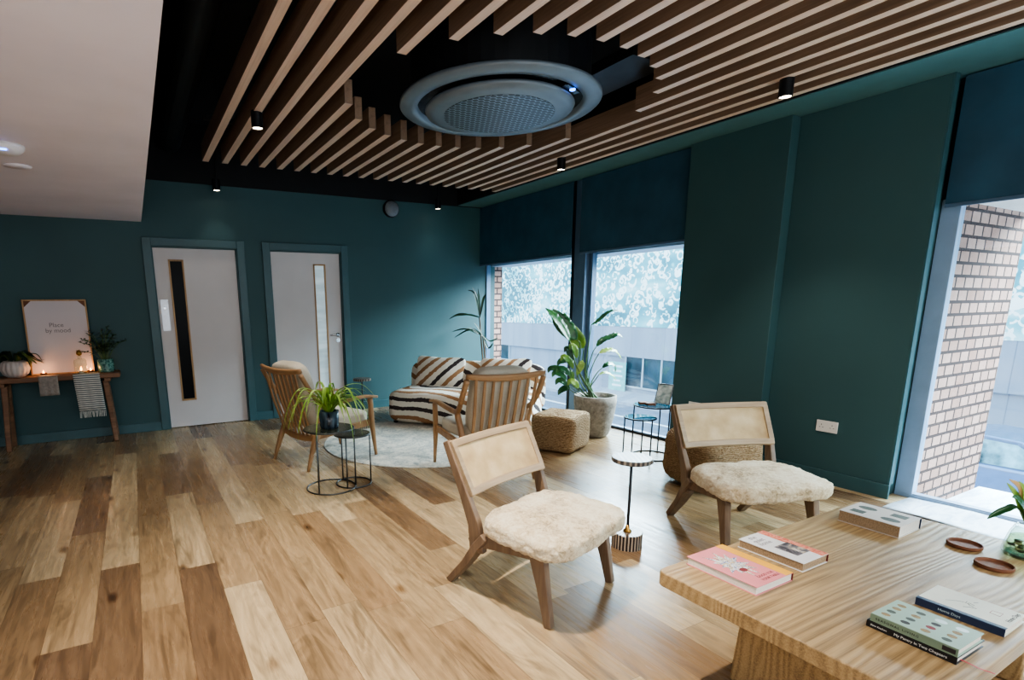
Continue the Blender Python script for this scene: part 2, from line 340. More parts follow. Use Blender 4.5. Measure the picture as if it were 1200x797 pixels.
# ---------------------------------------------------------------- mesh helpers
class MB:
    def __init__(s): s.bm = bmesh.new()
    def quadify(s, rings, closed=True, cap=True):
        vs = [[s.bm.verts.new(p) for p in r] for r in rings]
        n = len(vs[0])
        for i in range(len(vs)-1):
            for j in range(n if closed else n-1):
                a, b, c, d = vs[i][j], vs[i][(j+1) % n], vs[i+1][(j+1) % n], vs[i+1][j]
                try: s.bm.faces.new((a, b, c, d))
                except ValueError: pass
        if cap and closed:
            for r in (vs[0][::-1], vs[-1]):
                try: s.bm.faces.new(r)
                except ValueError: pass
        return s
    def box(s, lo, hi, mat=None):
        (x0, y0, z0), (x1, y1, z1) = lo, hi
        ps = [V(p) for p in ((x0, y0, z0), (x1, y0, z0), (x1, y1, z0), (x0, y1, z0), (x0, y0, z1), (x1, y0, z1), (x1, y1, z1), (x0, y1, z1))]
        if mat: ps = [mat @ p for p in ps]
        v = [s.bm.verts.new(p) for p in ps]
        for f in ((0, 3, 2, 1), (4, 5, 6, 7), (0, 1, 5, 4), (1, 2, 6, 5), (2, 3, 7, 6), (3, 0, 4, 7)): s.bm.faces.new([v[i] for i in f])
        return s
    def frames(s, pts, up):
        out = []; n = len(pts)
        for i in range(n):
            t = (pts[min(i+1, n-1)]-pts[max(i-1, 0)]).normalized()
            u = V(up)
            if abs(t.dot(u)) > .98: u = V((1, 0, 0)) if abs(t.x) < .9 else V((0, 1, 0))
            sd = t.cross(u).normalized(); uu = sd.cross(t).normalized()
            out.append((t, sd, uu))
        return out
    def bar(s, pts, w, h, up=(0, 0, 1), rnd=0):
        """rectangular (or rounded) bar along pts; w across, h along 'up'; numbers or lists"""
        pts = [V(p) for p in pts]; n = len(pts)
        W = w if isinstance(w, (list, tuple)) else [w]*n; H = h if isinstance(h, (list, tuple)) else [h]*n
        rings = []
        for i, (t, sd, uu) in enumerate(s.frames(pts, up)):
            a, b = W[i]/2, H[i]/2; r = []
            if rnd:
                for k in range(12):
                    an = 2*PI*(k+.5)/12; c, q = math.cos(an), math.sin(an)
                    e = .55
                    r.append(pts[i]+sd*(a*math.copysign(abs(c)**e, c))+uu*(b*math.copysign(abs(q)**e, q)))
            else:
                for (p, q) in ((-1, -1), (1, -1), (1, 1), (-1, 1)): r.append(pts[i]+sd*(a*p)+uu*(b*q))
            rings.append(r)
        return s.quadify(rings)
    def tube(s, pts, r, n=10):
        pts = [V(p) for p in pts]; R = r if isinstance(r, (list, tuple)) else [r]*len(pts)
        rings = []
        for i, (t, sd, uu) in enumerate(s.frames(pts, (0, 0, 1))):
            rings.append([pts[i]+(sd*math.cos(2*PI*k/n)+uu*math.sin(2*PI*k/n))*R[i] for k in range(n)])
        return s.quadify(rings)
    def ring(s, c, R, r, n=40, m=8, a0=0, a1=2*PI):
        c = V(c); full = abs(a1-a0-2*PI) < 1e-4
        k = n if full else n+1
        vs = [[s.bm.verts.new(c+V(((R+r*math.cos(2*PI*j/m))*math.cos(a0+(a1-a0)*i/n), (R+r*math.cos(2*PI*j/m))*math.sin(a0+(a1-a0)*i/n), r*math.sin(2*PI*j/m)))) for j in range(m)] for i in range(k)]
        for i in range(n):
            for j in range(m):
                s.bm.faces.new((vs[i][j], vs[i][(j+1) % m], vs[(i+1) % k][(j+1) % m], vs[(i+1) % k][j]))
        return s
    def lathe(s, prof, n=40, c=(0, 0, 0), mod=None):
        c = V(c); rings = []
        for (r, z) in prof:
            rings.append([c+V((max(r, 1e-4)*(mod(2*PI*k/n, z) if mod else 1)*math.cos(2*PI*k/n), max(r, 1e-4)*(mod(2*PI*k/n, z) if mod else 1)*math.sin(2*PI*k/n), z)) for k in range(n)])
        return s.quadify(rings)
    def prism(s, poly, axis, a, b):
        """extrude a 2D outline: axis 'x' takes (y,z), 'y' takes (x,z), 'z' takes (x,y)"""
        def mk(p, t): return {'x': V((t, p[0], p[1])), 'y': V((p[0], t, p[1])), 'z': V((p[0], p[1], t))}[axis]
        return s.quadify([[mk(p, a) for p in poly], [mk(p, b) for p in poly]])
    def soft(s, size, n=4., cuts=14, fn=None, c=(0, 0, 0)):
        """rounded block: super-ellipsoid of the half sizes 'size'; fn may move each point"""
        b = bmesh.new(); bmesh.ops.create_cube(b, size=2.)
        bmesh.ops.subdivide_edges(b, edges=b.edges[:], cuts=cuts, use_grid_fill=True)
        mp = {}
        for v in b.verts:
            p = v.co
            q = V([math.sin(t*PI/2)*.35+t*.65 for t in p])
            k = (abs(q.x)**n+abs(q.y)**n+abs(q.z)**n)**(1/n)
            u = q/k; w = V((u.x*size[0], u.y*size[1], u.z*size[2]))
            if fn: w = fn(u, w)
            mp[v.index] = s.bm.verts.new(w+V(c))
        for f in b.faces: s.bm.faces.new([mp[v.index] for v in f.verts])
        b.free(); return s
    def leaf(s, pts, widths, fold=.25, nrm=(0, 0, 1), ripple=0.):
        """a leaf blade: mid-rib along pts, half widths, folded up along the rib"""
        pts = [V(p) for p in pts]; rows = []
        for i, (t, sd, uu) in enumerate(s.frames(pts, nrm)):
            w = widths[i]; rp = ripple*math.sin(i*2.1)*w
            rows.append([pts[i]-sd*w+uu*(w*fold+rp), pts[i]-sd*w*.5+uu*w*fold*.35, pts[i], pts[i]+sd*w*.5+uu*w*fold*.35, pts[i]+sd*w+uu*(w*fold-rp)])
        return s.quadify(rows, closed=False)
def spline(pts, n=12):
    pts = [V(p) for p in pts]; out = []
    P = [pts[0]*2-pts[1]]+pts+[pts[-1]*2-pts[-2]]
    for i in range(1, len(P)-2):
        for k in range(n):
            t = k/n; a, b, c, d = P[i-1], P[i], P[i+1], P[i+2]
            out.append(.5*((2*b)+(c-a)*t+(2*a-5*b+4*c-d)*t*t+(3*b-a-3*c+d)*t**3))
    out.append(pts[-1]); return out
def obj(name, mb, mat, parent=None, smooth=False, bevel=0., label=None, loc=None, seg=2, solid=0., rot=None):
    me = bpy.data.meshes.new(name); bmesh.ops.recalc_face_normals(mb.bm, faces=mb.bm.faces[:])
    mb.bm.to_mesh(me); mb.bm.free()
    me.materials.append(M[mat])
    o = bpy.data.objects.new(name, me); COL.objects.link(o)
    if parent: o.parent = parent
    if loc: o.location = loc
    if rot: o.rotation_euler = rot
    if smooth:
        for p in me.polygons: p.use_smooth = True
    if solid:
        md = o.modifiers.new('solid', 'SOLIDIFY'); md.thickness = solid; md.offset = 0
    if bevel:
        md = o.modifiers.new('bevel', 'BEVEL'); md.width = bevel; md.segments = seg; md.limit_method = 'ANGLE'; md.angle_limit = .6
        if not smooth:
            for p in me.polygons: p.use_smooth = True
            md.harden_normals = True
    if label: o['label'] = label
    return o
def tag(o, label, cat, group=None):
    o['label'] = label; o['category'] = cat
    if group: o['group'] = group
    return o
def thing(name, label, cat, loc=(0, 0, 0), rz=0., group=None):
    o = bpy.data.objects.new(name, None); COL.objects.link(o); o.empty_display_size = .1
    o.location = loc; o.rotation_euler = (0, 0, rz)
    return tag(o, label, cat, group)
def struct(name, mb, mat, label=None, **k):
    o = obj(name, mb, mat, **k); o['kind'] = 'structure'
    if label: o['label'] = label
    return o
def sroot(name, label, loc=(0, 0, 0)):
    o = bpy.data.objects.new(name, None); COL.objects.link(o); o.location = loc; o['kind'] = 'structure'; o['label'] = label; return o
def kids(o): return [c for c in COL.objects if c.parent == o]
def dup(root, loc, rz, label, group=None):
    r = root.copy(); COL.objects.link(r); r.location = loc; r.rotation_euler = (0, 0, rz); r['label'] = label
    if group: r['group'] = group
    for ch in kids(root):
        c = ch.copy(); COL.objects.link(c); c.parent = r
        for g in kids(ch):
            d = g.copy(); COL.objects.link(d); d.parent = c
    return r
def text(name, body, size, mat, parent, mtx, align='CENTER', label=None, depth=.0006, shear=0., spacing=1.):
    cu = bpy.data.curves.new(name, 'FONT'); cu.body = body; cu.size = size; cu.align_x = align; cu.align_y = 'CENTER'; cu.extrude = depth; cu.shear = shear; cu.space_character = spacing
    t = bpy.data.objects.new(name, cu); COL.objects.link(t)
    bpy.context.view_layer.update()
    me = bpy.data.meshes.new_from_object(t); bpy.data.objects.remove(t); bpy.data.curves.remove(cu)
    me.transform(mtx); me.materials.clear(); me.materials.append(M[mat])
    o = bpy.data.objects.new(name, me); COL.objects.link(o); o.parent = parent
    if label: o['label'] = label
    return o

# ---------------------------------------------------------------- the room
YB, XR, ZT = 6.79, 4.444, 2.70
XL, YF, ZC = -4.2, -2.6, 3.3
struct('floor', MB().box((XL, YF, -.12), (4.70, YB+.1, 0)), 'floor', 'warm oak plank floor running towards the back wall')
# back wall with the two door openings
D1, D2, DT = (.155, 1.205), (1.405, 2.455), 2.105
w = MB()
for a, b in ((XL, D1[0]+.085), (D1[1]-.085, D2[0]+.085), (D2[1]-.085, 4.72)): w.box((a, YB, 0), (b, YB+.14, 2.69))
for d in (D1, D2): w.box((d[0]+.085, YB, DT-.085), (d[1]-.085, YB+.14, 2.69))
struct('wall_back', w, 'wall', 'dark teal back wall')
struct('trim_1', MB().box((XL, YB-.01, 2.69), (4.72, YB+.14, ZC)), 'void_black', 'black strip of open ceiling void above the back wall')
struct('door_backing', MB().box((-.1, YB+.2, -.1), (2.7, YB+.3, 2.4)).box((-.1, YB+.1, -.12), (2.7, YB+.3, 0)), 'void_black', 'dark backing added behind the doors to block leaking light')  # unseen backing added to stop outside light leaking round the doors
struct('wall_left', MB().box((XL-.14, YF, 0), (XL, YB+.14, ZC)), 'wall', 'dark teal left wall')
struct('wall_front', MB().box((XL-.14, YF-.14, 0), (4.72, YF, ZC)), 'wall', 'dark teal wall behind the viewer')
struct('ceiling', MB().box((XL-.14, YF-.14, ZC), (4.8, YB+.14, ZC+.1)), 'void_black', 'black open ceiling void above the slats')
struct('ceiling_plaster', MB().box((XL, YF, 2.26), (.176, YB, 2.42)), 'plaster', 'lower pale plaster ceiling on the left')
# right wall: green soffit strip, piers, window heads
s_ = MB().box((4.09, YF, 2.70), (4.76, YB, 2.75)); struct('soffit', s_, 'soffit_paint', 'green painted soffit strip along the window wall')
struct('trim_2', MB().box((4.075, YF, 2.705), (4.09, YB, ZC)), 'void_black', 'black upstand between slats and green soffit')
struct('trim_3', MB().box((4.70, YF, 2.70), (4.80, YB, ZC)), 'void_black', 'wall strip above the soffit')
struct('wall_right', MB().box((4.40, 2.55, 0), (4.72, 3.39, 2.70)), 'wall', 'teal pier beside the two far windows', bevel=.004)
struct('wall_right_recess', MB().box((4.50, 1.68, 0), (4.555, 2.55, 2.70)).box((4.555, 1.70, 0), (4.72, 2.55, 2.70)), 'wall', 'recessed teal wall panel between the pier and the near window', bevel=.004)
struct('wall_right_end', MB().box((4.44, YF, 0), (4.72, -1.1, 2.70)), 'wall', 'teal pier behind the viewer')
struct('trim_4', MB().box((4.50, 1.668, .1), (4.556, 1.68, 2.70)), 'trim_paint', 'edge trim of the recessed wall panel, window light painted in lighter teal')  # window light on the end face put into a lighter strip
# window heads behind the blinds
struct('wall_right_head', MB().box((4.60, 3.39, 1.99), (4.72, YB, 2.70)).box((4.66, -1.1, 1.99), (4.76, 1.70, 2.70)), 'frame_dark', 'dark head panels above the windows')
# baseboards
def skirting(name, lo, hi, lab): struct(name, MB().box(lo, hi), 'trim_paint', lab, bevel=.003)
skirting('baseboard_back_1', (XL, YB-.018, 0), (D1[0], YB, .10), 'teal skirting left of the first door')
skirting('baseboard_back_2', (D1[1], YB-.018, 0), (D2[0], YB, .10), 'teal skirting between the doors')
skirting('baseboard_back_3', (D2[1], YB-.018, 0), (4.40, YB, .10), 'teal skirting right of the second door')
skirting('baseboard_right_1', (4.385, 2.535, 0), (4.40, 3.39, .10), 'teal skirting at the pier')
skirting('baseboard_right_2', (4.482, 1.66, 0), (4.50, 2.55, .10), 'teal skirting of the recessed wall panel')

# doors
def make_door(n, d, labs):
    root = sroot('door_%d' % n, labs[0], ((d[0]+d[1])/2, YB, 0))
    hw = (d[1]-d[0])/2; iw = hw-.085; h = DT-.085
    a = MB()
    for s in (-1, 1): a.box((min(s*iw, s*hw), -.022, 0), (max(s*iw, s*hw), .0, DT))
    a.box((-iw, -.022, h), (iw, 0, DT))
    for s in (-1, 1): a.box((min(s*iw, s*(iw-.012)), 0, 0), (max(s*iw, s*(iw-.012)), .1, h))
    a.box((-iw, 0, h-.012), (iw, .1, h))
    obj('architrave', a, 'trim_paint', root, bevel=.004)
    lw = iw-.014
    cx, pw, pz0, pz1 = labs[1]
    leaf = MB()      # leaf with its vision slot
    leaf.box((-lw, .03, .008), (cx-pw, .074, h-.015)).box((cx+pw, .03, .008), (lw, .074, h-.015)).box((cx-pw, .03, .008), (cx+pw, .074, pz0)).box((cx-pw, .03, pz1), (cx+pw, .074, h-.015))
    lf = obj('door_leaf', leaf, 'door_white', root)
    fr = MB(); t = .018
    fr.box((cx-pw, .022, pz0), (cx-pw+t, .076, pz1)).box((cx+pw-t, .022, pz0), (cx+pw, .076, pz1)).box((cx-pw, .022, pz0), (cx+pw, .076, pz0+t)).box((cx-pw, .022, pz1-t), (cx+pw, .076, pz1))
    obj('vision_frame', fr, 'bead_wood', lf, bevel=.002)
    obj('vision_glass', MB().box((cx-pw+t, .045, pz0+t), (cx+pw-t, .055, pz1-t)), labs[2], lf)
    return root, lf
r1, l1 = make_door(1, D1, ('white door with a dark vision slot, left of the two', (-.207, .078, .31, 1.885), 'dark_glass'))
obj('push_plate', MB().box((-.405, .026, 1.11), (-.325, .031, 1.455)), 'plate_steel', l1, bevel=.004, label='brushed metal push plate')
obj('push_plate_lock', MB().lathe([(.0, 0), (.012, 0), (.012, .004), (0, .004)], 16), 'chrome', l1, loc=(-.365, .026, 1.36), rot=(PI/2, 0, 0))
r2, l2 = make_door(2, D2, ('white door with a bright vision slot and lever handle, right of the two', (.166, .078, .30, 1.875), 'lit_glass'))
h = MB().lathe([(0, 0), (.026, 0), (.026, .006), (.012, .01), (.01, .045), (0, .045)], 20); o = obj('door_handle', h, 'chrome', l2, smooth=True, loc=(.368, .03, 1.0), rot=(PI/2, 0, 0))
obj('lever', MB().bar([(.368, -.012, 1.0), (.33, -.014, 1.0), (.255, -.010, .998)], .02, .018, rnd=1), 'chrome', l2, smooth=True)
obj('keyhole', MB().lathe([(0, 0), (.026, 0), (.026, .006), (0, .006)], 20), 'chrome', l2, loc=(.368, .03, .93), rot=(PI/2, 0, 0))

# windows: frames, panes and a mullion post
def window(n, y0, y1, x, z1, lab, post=.05, fm='frame_alu'):
    r = sroot('window_%d' % n, lab)
    f = MB(); t = .035
    f.box((x-.035, y0, 0), (x+.035, y0+t, z1)).box((x-.035, y1-post, 0), (x+.035, y1, z1)).box((x-.035, y0+t, z1-t), (x+.035, y1-post, z1)).box((x-.03, y0+t, 0), (x+.03, y1-post, .03))
    obj('window_frame', f, fm, r, bevel=.003)
    obj('pane', MB().box((x-.004, y0+t, .03), (x+.004, y1-post, z1-t)), 'window_glass', r)
    obj('bottom_rail', MB().box((x-.038, y0+.001, .0), (x-.035, y1-.001, .022)), 'frame_dark' if n < 3 else fm, r)
window(1, 4.90, YB, 4.60, 1.99, 'far left full-height window', .02)
window(2, 3.39, 4.72, 4.60, 1.99, 'full-height window beside the teal pier')
window(3, -1.1, 1.695, 4.70, 1.99, 'near right full-height window onto the brick reveal', .10, 'frame_pale')
struct('mullion', MB().box((4.50, 4.72, 0), (4.65, 4.90, 2.70)), 'frame_alu', 'wide grey post between the two far windows', bevel=.004)
struct('mullion_edge', MB().box((4.49, 4.895, 0), (4.66, 4.93, 2.70)), 'frame_dark', 'dark edge of the post between the far windows')
def blind(y0, y1, x, z0, lab):
    t = thing('roller_blind', lab, 'blind', (x, (y0+y1)/2, z0), group='dark roller blinds'); hy = (y1-y0)/2
    obj('fabric', MB().box((-.003, -hy, .02), (.003, hy, 2.69-z0)), 'blind_fabric', t)
    obj('bottom_bar', MB().box((-.008, -hy, 0), (.008, hy, .022)), 'frame_alu', t, bevel=.003)
blind(4.90, YB-.005, 4.455, 1.90, 'dark blue roller blind over the far left window, next to the back corner')
blind(3.395, 4.765, 4.455, 1.90, 'dark blue roller blind over the window beside the teal pier')
blind(-1.09, 1.655, 4.60, 1.93, 'dark roller blind over the near right window with the brick view')

# timber slats under the void, cut round the cassette unit
CX, CY, CR = 2.36, 3.377, 1.02
ordn = ['first', 'second', 'third', 'fourth', 'fifth', 'sixth', 'seventh', 'eighth', 'ninth', 'tenth', 'eleventh', 'twelfth', 'thirteenth', 'fourteenth', 'fifteenth', 'sixteenth', 'seventeenth', 'eighteenth', 'nineteenth', 'twentieth']
ZS = 2.70
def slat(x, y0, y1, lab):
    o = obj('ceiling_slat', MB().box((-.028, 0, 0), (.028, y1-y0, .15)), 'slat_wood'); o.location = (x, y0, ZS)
    o.data.materials.append(M['slat_edge'])          # the undersides take a paler oak
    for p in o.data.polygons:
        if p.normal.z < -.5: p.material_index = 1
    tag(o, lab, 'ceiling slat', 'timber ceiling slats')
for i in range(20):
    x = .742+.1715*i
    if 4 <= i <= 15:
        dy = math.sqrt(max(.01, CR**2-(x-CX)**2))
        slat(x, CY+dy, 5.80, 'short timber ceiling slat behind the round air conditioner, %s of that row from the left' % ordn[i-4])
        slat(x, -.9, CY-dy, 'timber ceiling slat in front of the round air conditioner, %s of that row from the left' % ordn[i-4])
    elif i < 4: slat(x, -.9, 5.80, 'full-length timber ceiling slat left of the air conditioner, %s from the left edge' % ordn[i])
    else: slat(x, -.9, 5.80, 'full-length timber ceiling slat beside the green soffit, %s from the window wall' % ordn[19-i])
for y in (.6, 5.1):
    o = obj('slat_hanger', MB().box((-1.72, -.02, 0), (1.72, .02, .03)).box((-1.6, -.01, .03), (-1.58, .01, .4)).box((1.58, -.01, .03), (1.6, .01, .4)), 'duct_black'); o.location = (2.39, y, 2.855)
    tag(o, 'black batten carrying the ceiling slats, %s the air conditioner' % ('beyond' if y > 3 else 'in front of'), 'batten')
for i, (a, b, z, r, lab) in enumerate((((.5, -1), (.5, 6.6), 3.05, .12, 'black duct in the ceiling void beside the leftmost slat'), ((1.5, 2.4), (1.2, 4.4), 3.0, .07, 'black duct in the void left of the air conditioner'))):
    tag(obj('ceiling_duct', MB().tube([(a[0], a[1], z), (b[0], b[1], z)], r, 16), 'duct_black', smooth=True), lab, 'duct')
tag(obj('cable_tray', MB().box((3.05, 3.6, 2.93), (3.35, 4.5, 2.945)).box((3.05, 3.6, 2.945), (3.06, 4.5, 2.99)).box((3.34, 3.6, 2.945), (3.35, 4.5, 2.99)).box((3.19, 3.7, 2.94), (3.21, 3.72, ZC)).box((3.19, 4.38, 2.94), (3.21, 4.40, ZC)), 'duct_black'), 'black cable tray in the void beside the air conditioner', 'cable tray')

jb = thing('junction_box', 'small grey junction box with a brass clip in the void left of the air conditioner', 'junction box', (1.52, 3.05, 2.93))
obj('box', MB().box((-.06, -.05, 0), (.06, .05, ZC-2.93)), 'duct_black', jb, bevel=.004)
obj('clip', MB().box((.03, -.062, .02), (.075, -.05, .10)), 'brass', jb, bevel=.003, label='brass coloured clip')
tag(obj('access_panel', MB().box((2.95, 2.75, 2.90), (3.30, 3.55, 2.915)).box((2.95, 2.75, 2.915), (2.965, 3.55, 2.97)).box((3.10, 2.8, 2.915), (3.13, 2.83, ZC)).box((3.10, 3.45, 2.915), (3.13, 3.48, ZC)), 'dark_metal'), 'dark metal panel hanging in the void right of the air conditioner', 'panel')
# round air-conditioning cassette
ac = thing('air_conditioner', 'round grey ceiling air conditioner in the gap cut through the timber slats', 'air conditioner', (2.335, 3.335, 2.672))
obj('housing', MB().lathe([(.60, .05), (.60, .34), (0, .34)], 48), 'duct_black', ac, smooth=False)
obj('outer_ring', MB().lathe([(.55, .075), (.555, .0), (.60, -.004), (.665, .006), (.675, .014), (.672, .03), (.60, .05)], 72), 'ac_grey', ac, smooth=True)
obj('air_outlet', MB().lathe([(.555, .03), (.55, .075), (.46, .08), (.45, .0)], 72), 'ac_dark', ac, smooth=True, label='dark circular air outlet')
dk = obj('centre_disc', MB().lathe([(.40, .0), (.49, .0), (.503, -.012), (.495, -.028), (.44, -.042), (.36, -.047), (0.001, -.047)], 72), 'ac_grey', ac, smooth=True)
obj('grille', MB().lathe([(.001, -.0485), (.375, -.0485), (.375, -.044), (.001, -.046)], 64), 'grille', dk, label='perforated intake grille with dark round holes')
a_ = -.12
obj('display', MB().box((-.09, -.012, -.004), (.09, .03, .03)), 'ac_dark', ac, loc=(.53*math.cos(-1.15), .53*math.sin(-1.15), 0), rot=(0, 0, -1.15+PI/2), label='small dark display on the air outlet')
obj('status_light', MB().lathe([(0, -.008), (.017, -.008), (.017, 0), (0, 0)], 16), 'led', ac, loc=(.53*math.cos(-1.15), .53*math.sin(-1.15), -.001), label='small blue status light')
for k in range(4):
    a_ = PI/4+k*PI/2
    obj('hanging_rod', MB().tube([(.55*math.cos(a_), .55*math.sin(a_), .1), (.55*math.cos(a_), .55*math.sin(a_), .63)], .008, 8), 'dark_metal', ac)

# spot lights
def spot(x, y, zt, lab, energy=40, aim=(0, 0, -1)):
    t = thing('ceiling_spotlight', lab, 'spotlight', (x, y, 2.6), group='black ceiling spotlights')
    obj('can', MB().lathe([(.0, .02), (.034, .014), (.036, -.004), (.04, -.004), (.04, .11), (0, .11)], 28), 'black_metal', t, smooth=False, bevel=.002)
    obj('lens', MB().lathe([(0, .008), (.033, .008), (.033, .002), (0, .002)], 24), 'lens', t, label='lit lens')
    obj('stem', MB().tube([(0, 0, .11), (0, 0, zt-2.6)], .008, 8), 'black_metal', t)
    ld = bpy.data.lights.new('spot_beam', 'SPOT'); ld.energy = energy; ld.spot_size = 1.5; ld.spot_blend = .7; ld.color = (1, .92, .82); ld.shadow_soft_size = .04
    lo = bpy.data.objects.new('spot_beam', ld); COL.objects.link(lo); lo.location = (x, y, 2.585); lo.rotation_euler = V(aim).to_track_quat('-Z', 'Y').to_euler()
spot(.91, 4.25, 3.3, 'black spotlight hanging between the leftmost timber slats', 60)
spot(.93, 6.58, 3.3, 'black spotlight over the white door with the dark slot', 2.5)
spot(3.66, 6.58, 3.3, 'black spotlight near the back corner, right of the round wall speaker', 2.5)
spot(3.69, 4.24, 3.3, 'black spotlight beyond the air conditioner, above the blinds')
spot(3.69, 2.20, 3.3, 'black spotlight over the furry chairs, by the recessed teal wall')
spot(.93, 1.9, 3.3, 'black spotlight above the open floor, out of the frame', 210)

# wall and ceiling fittings
sp = thing('wall_speaker', 'round dark grey speaker high on the back wall', 'speaker', (3.07, YB, 2.585))
obj('speaker_body', MB().lathe([(0, .0), (.105, .0), (.108, .03), (.102, .045), (.0, .045)], 32), 'black_metal', sp, smooth=True, rot=(PI/2, 0, 0))
obj('speaker_grille', MB().lathe([(0, .045), (.096, .045), (.094, .052), (.0, .056)], 32), 'speaker_grey', sp, smooth=True, rot=(PI/2, 0, 0))
def socket(loc, lab, rz):
    t = thing('wall_socket', lab, 'socket', loc, rz, 'white double sockets')
    obj('face_plate', MB().box((-.073, -.009, -.043), (.073, 0, .043)), 'socket_white', t, bevel=.004)
    for s in (-1, 1):
        hl = MB()
        for (a, b, w, h2) in ((0, .012, .004, .010), (-.011, -.008, .008, .004), (.011, -.008, .008, .004)): hl.box((s*.036+a-w/2, -.0096, b-h2/2), (s*.036+a+w/2, -.0085, b+h2/2))
        obj('socket_holes', hl, 'slot_black', t)
        obj('switch', MB().box((s*.062-.005, -.0115, .018), (s*.062+.005, -.0085, .036)), 'socket_white', t)
socket((4.50, 2.10, .435), 'white double socket on the recessed teal wall beside the near window', -PI/2)
socket((4.40, 3.13, .43), 'white double socket on the teal pier, half hidden behind the furry chair back', -PI/2)
sd = thing('smoke_detector', 'white ceiling sensor with a blue light on the plaster ceiling', 'smoke detector', (-.53, 4.0, 2.26))
obj('sensor_base', MB().lathe([(0, 0), (.09, 0), (.088, -.02), (.06, -.045), (0, -.05)], 36), 'sensor_white', sd, smooth=True)
obj('status_ring', MB().ring((0, 0, -.038), .07, .005, 32, 6, 3.4, 4.9), 'led', sd, smooth=True, label='blue status light')
tag(obj('ceiling_cover', MB().lathe([(0, 0), (.075, 0), (.072, -.008), (0, -.010)], 32), 'plaster', smooth=True, loc=(-.55, 4.52, 2.26)), 'flat round cover plate on the plaster ceiling beside the sensor', 'cover plate')
tag(obj('ceiling_vent', MB().box((-.012, -.2, -.008), (.012, .2, 0)), 'plaster', loc=(-.33, 2.45, 2.26), rot=(0, 0, .25), bevel=.002), 'thin raised strip on the plaster ceiling near the top left', 'strip')

# ---------------------------------------------------------------- furry slipper chairs
def slipper_chair(label, loc, rz):
    """local: x across, front towards -y"""
    t = thing('slipper_chair', label, 'chair', loc, rz, 'furry slipper chairs')
    for s in (-1, 1):
        x = s*.262
        lg = MB().bar([(s*.252, .350, 0), (s*.256, .235, .135), (s*.262, .15, .255), (s*.262, .10, .315)], [.036, .038, .04, .04], [.042, .062, .085, .085], up=(0, -.6, .8))
        obj('leg', lg, 'chair_wood', t, bevel=.006)
        lg = MB().bar([(s*.273, -.245, 0), (s*.268, -.205, .18), (s*.264, -.17, .32)], [.036, .038, .04], [.036, .055, .08], up=(0, -1, .3))
        obj('leg', lg, 'chair_wood', t, bevel=.006)
        rl = MB().bar([(x, .20, .245), (x, .10, .285), (x, -.05, .295), (x, -.20, .312)], .036, [.07, .062, .05, .05], up=(0, 0, 1))
        obj('side_rail', rl, 'chair_wood', t, bevel=.006)
        po = MB().bar([(s*.268, .155, .22), (s*.282, .165, .36), (s*.296, .215, .50), (s*.302, .325, .735)], [.036, .034, .03, .028], [.08, .066, .05, .036], up=(0, -1, .3))
        obj('back_post', po, 'chair_wood', t, bevel=.006)
    obj('cross_rail', MB().box((-.26, -.185, .275), (.26, -.155, .32)).box((-.26, .14, .245), (.26, .17, .29)), 'chair_wood', t, bevel=.004)
    def bp(u, v):   # u -1..1 across, v 0..1 up: a gently curved, leaning panel
        y = .187+(.314-.187)*v+.022*(1-u*u)-.012; z = .492+.246*v
        return V(((.297+.011*v)*u, y, z))
    N = 14
    def strip(u0, u1, v0, v1, th, off=0):
        m = MB(); rings = []
        nrm = V((0, -.885, .465))
        for i in range(N+1):
            u = u0+(u1-u0)*i/N
            a, b = bp(u, v0), bp(u, v1)
            rings.append([a+nrm*(th/2+off), b+nrm*(th/2+off), b-nrm*(th/2-off), a-nrm*(th/2-off)])
        return m.quadify(rings)
    bf = obj('backrest', strip(-1, 1, .80+.06, 1, .03), 'cane_frame', t, bevel=.007)
    obj('bottom_slat', strip(-1, 1, 0, .14, .03), 'cane_frame', bf, bevel=.007)
    obj('side_stile', strip(-1, -.90, .10, .90, .028), 'cane_frame', bf, bevel=.005)
    obj('side_stile', strip(.90, 1, .10, .90, .028), 'cane_frame', bf, bevel=.005)
    obj('cane_panel', strip(-.91, .91, .12, .88, .008, .003), 'cane', bf, label='woven pale cane panel')
    def fur(u, w):
        f = 1+.05*(-u.y)
        w = V((w.x*f, w.y, w.z+.012*(1-u.x**2)*(1-u.y**2)*(1 if u.z > 0 else 0)))
        p = w*9+V((3.1, 0, 0))
        d = .010*mnoise.noise(p)+.008*mnoise.noise(V((w.x*24, w.y*38, w.z*30)))+.004*mnoise.noise(w*75)
        return w+u.normalized()*d
    st = obj('seat', MB().soft((.318, .240, .054), 4.6, 36, fur), 'fur', t, smooth=True, loc=(0, -.082, .355), label='thick cream shearling seat pad')
    st.rotation_euler = (.03, 0, 0)
    return t
slipper_chair('furry cream slipper chair with cane back, in the middle of the oak floor', (1.617, 1.929, 0), .295)
slipper_chair('furry cream slipper chair with cane back, by the teal wall behind the coffee table', (3.066, 1.811, 0), -.368)

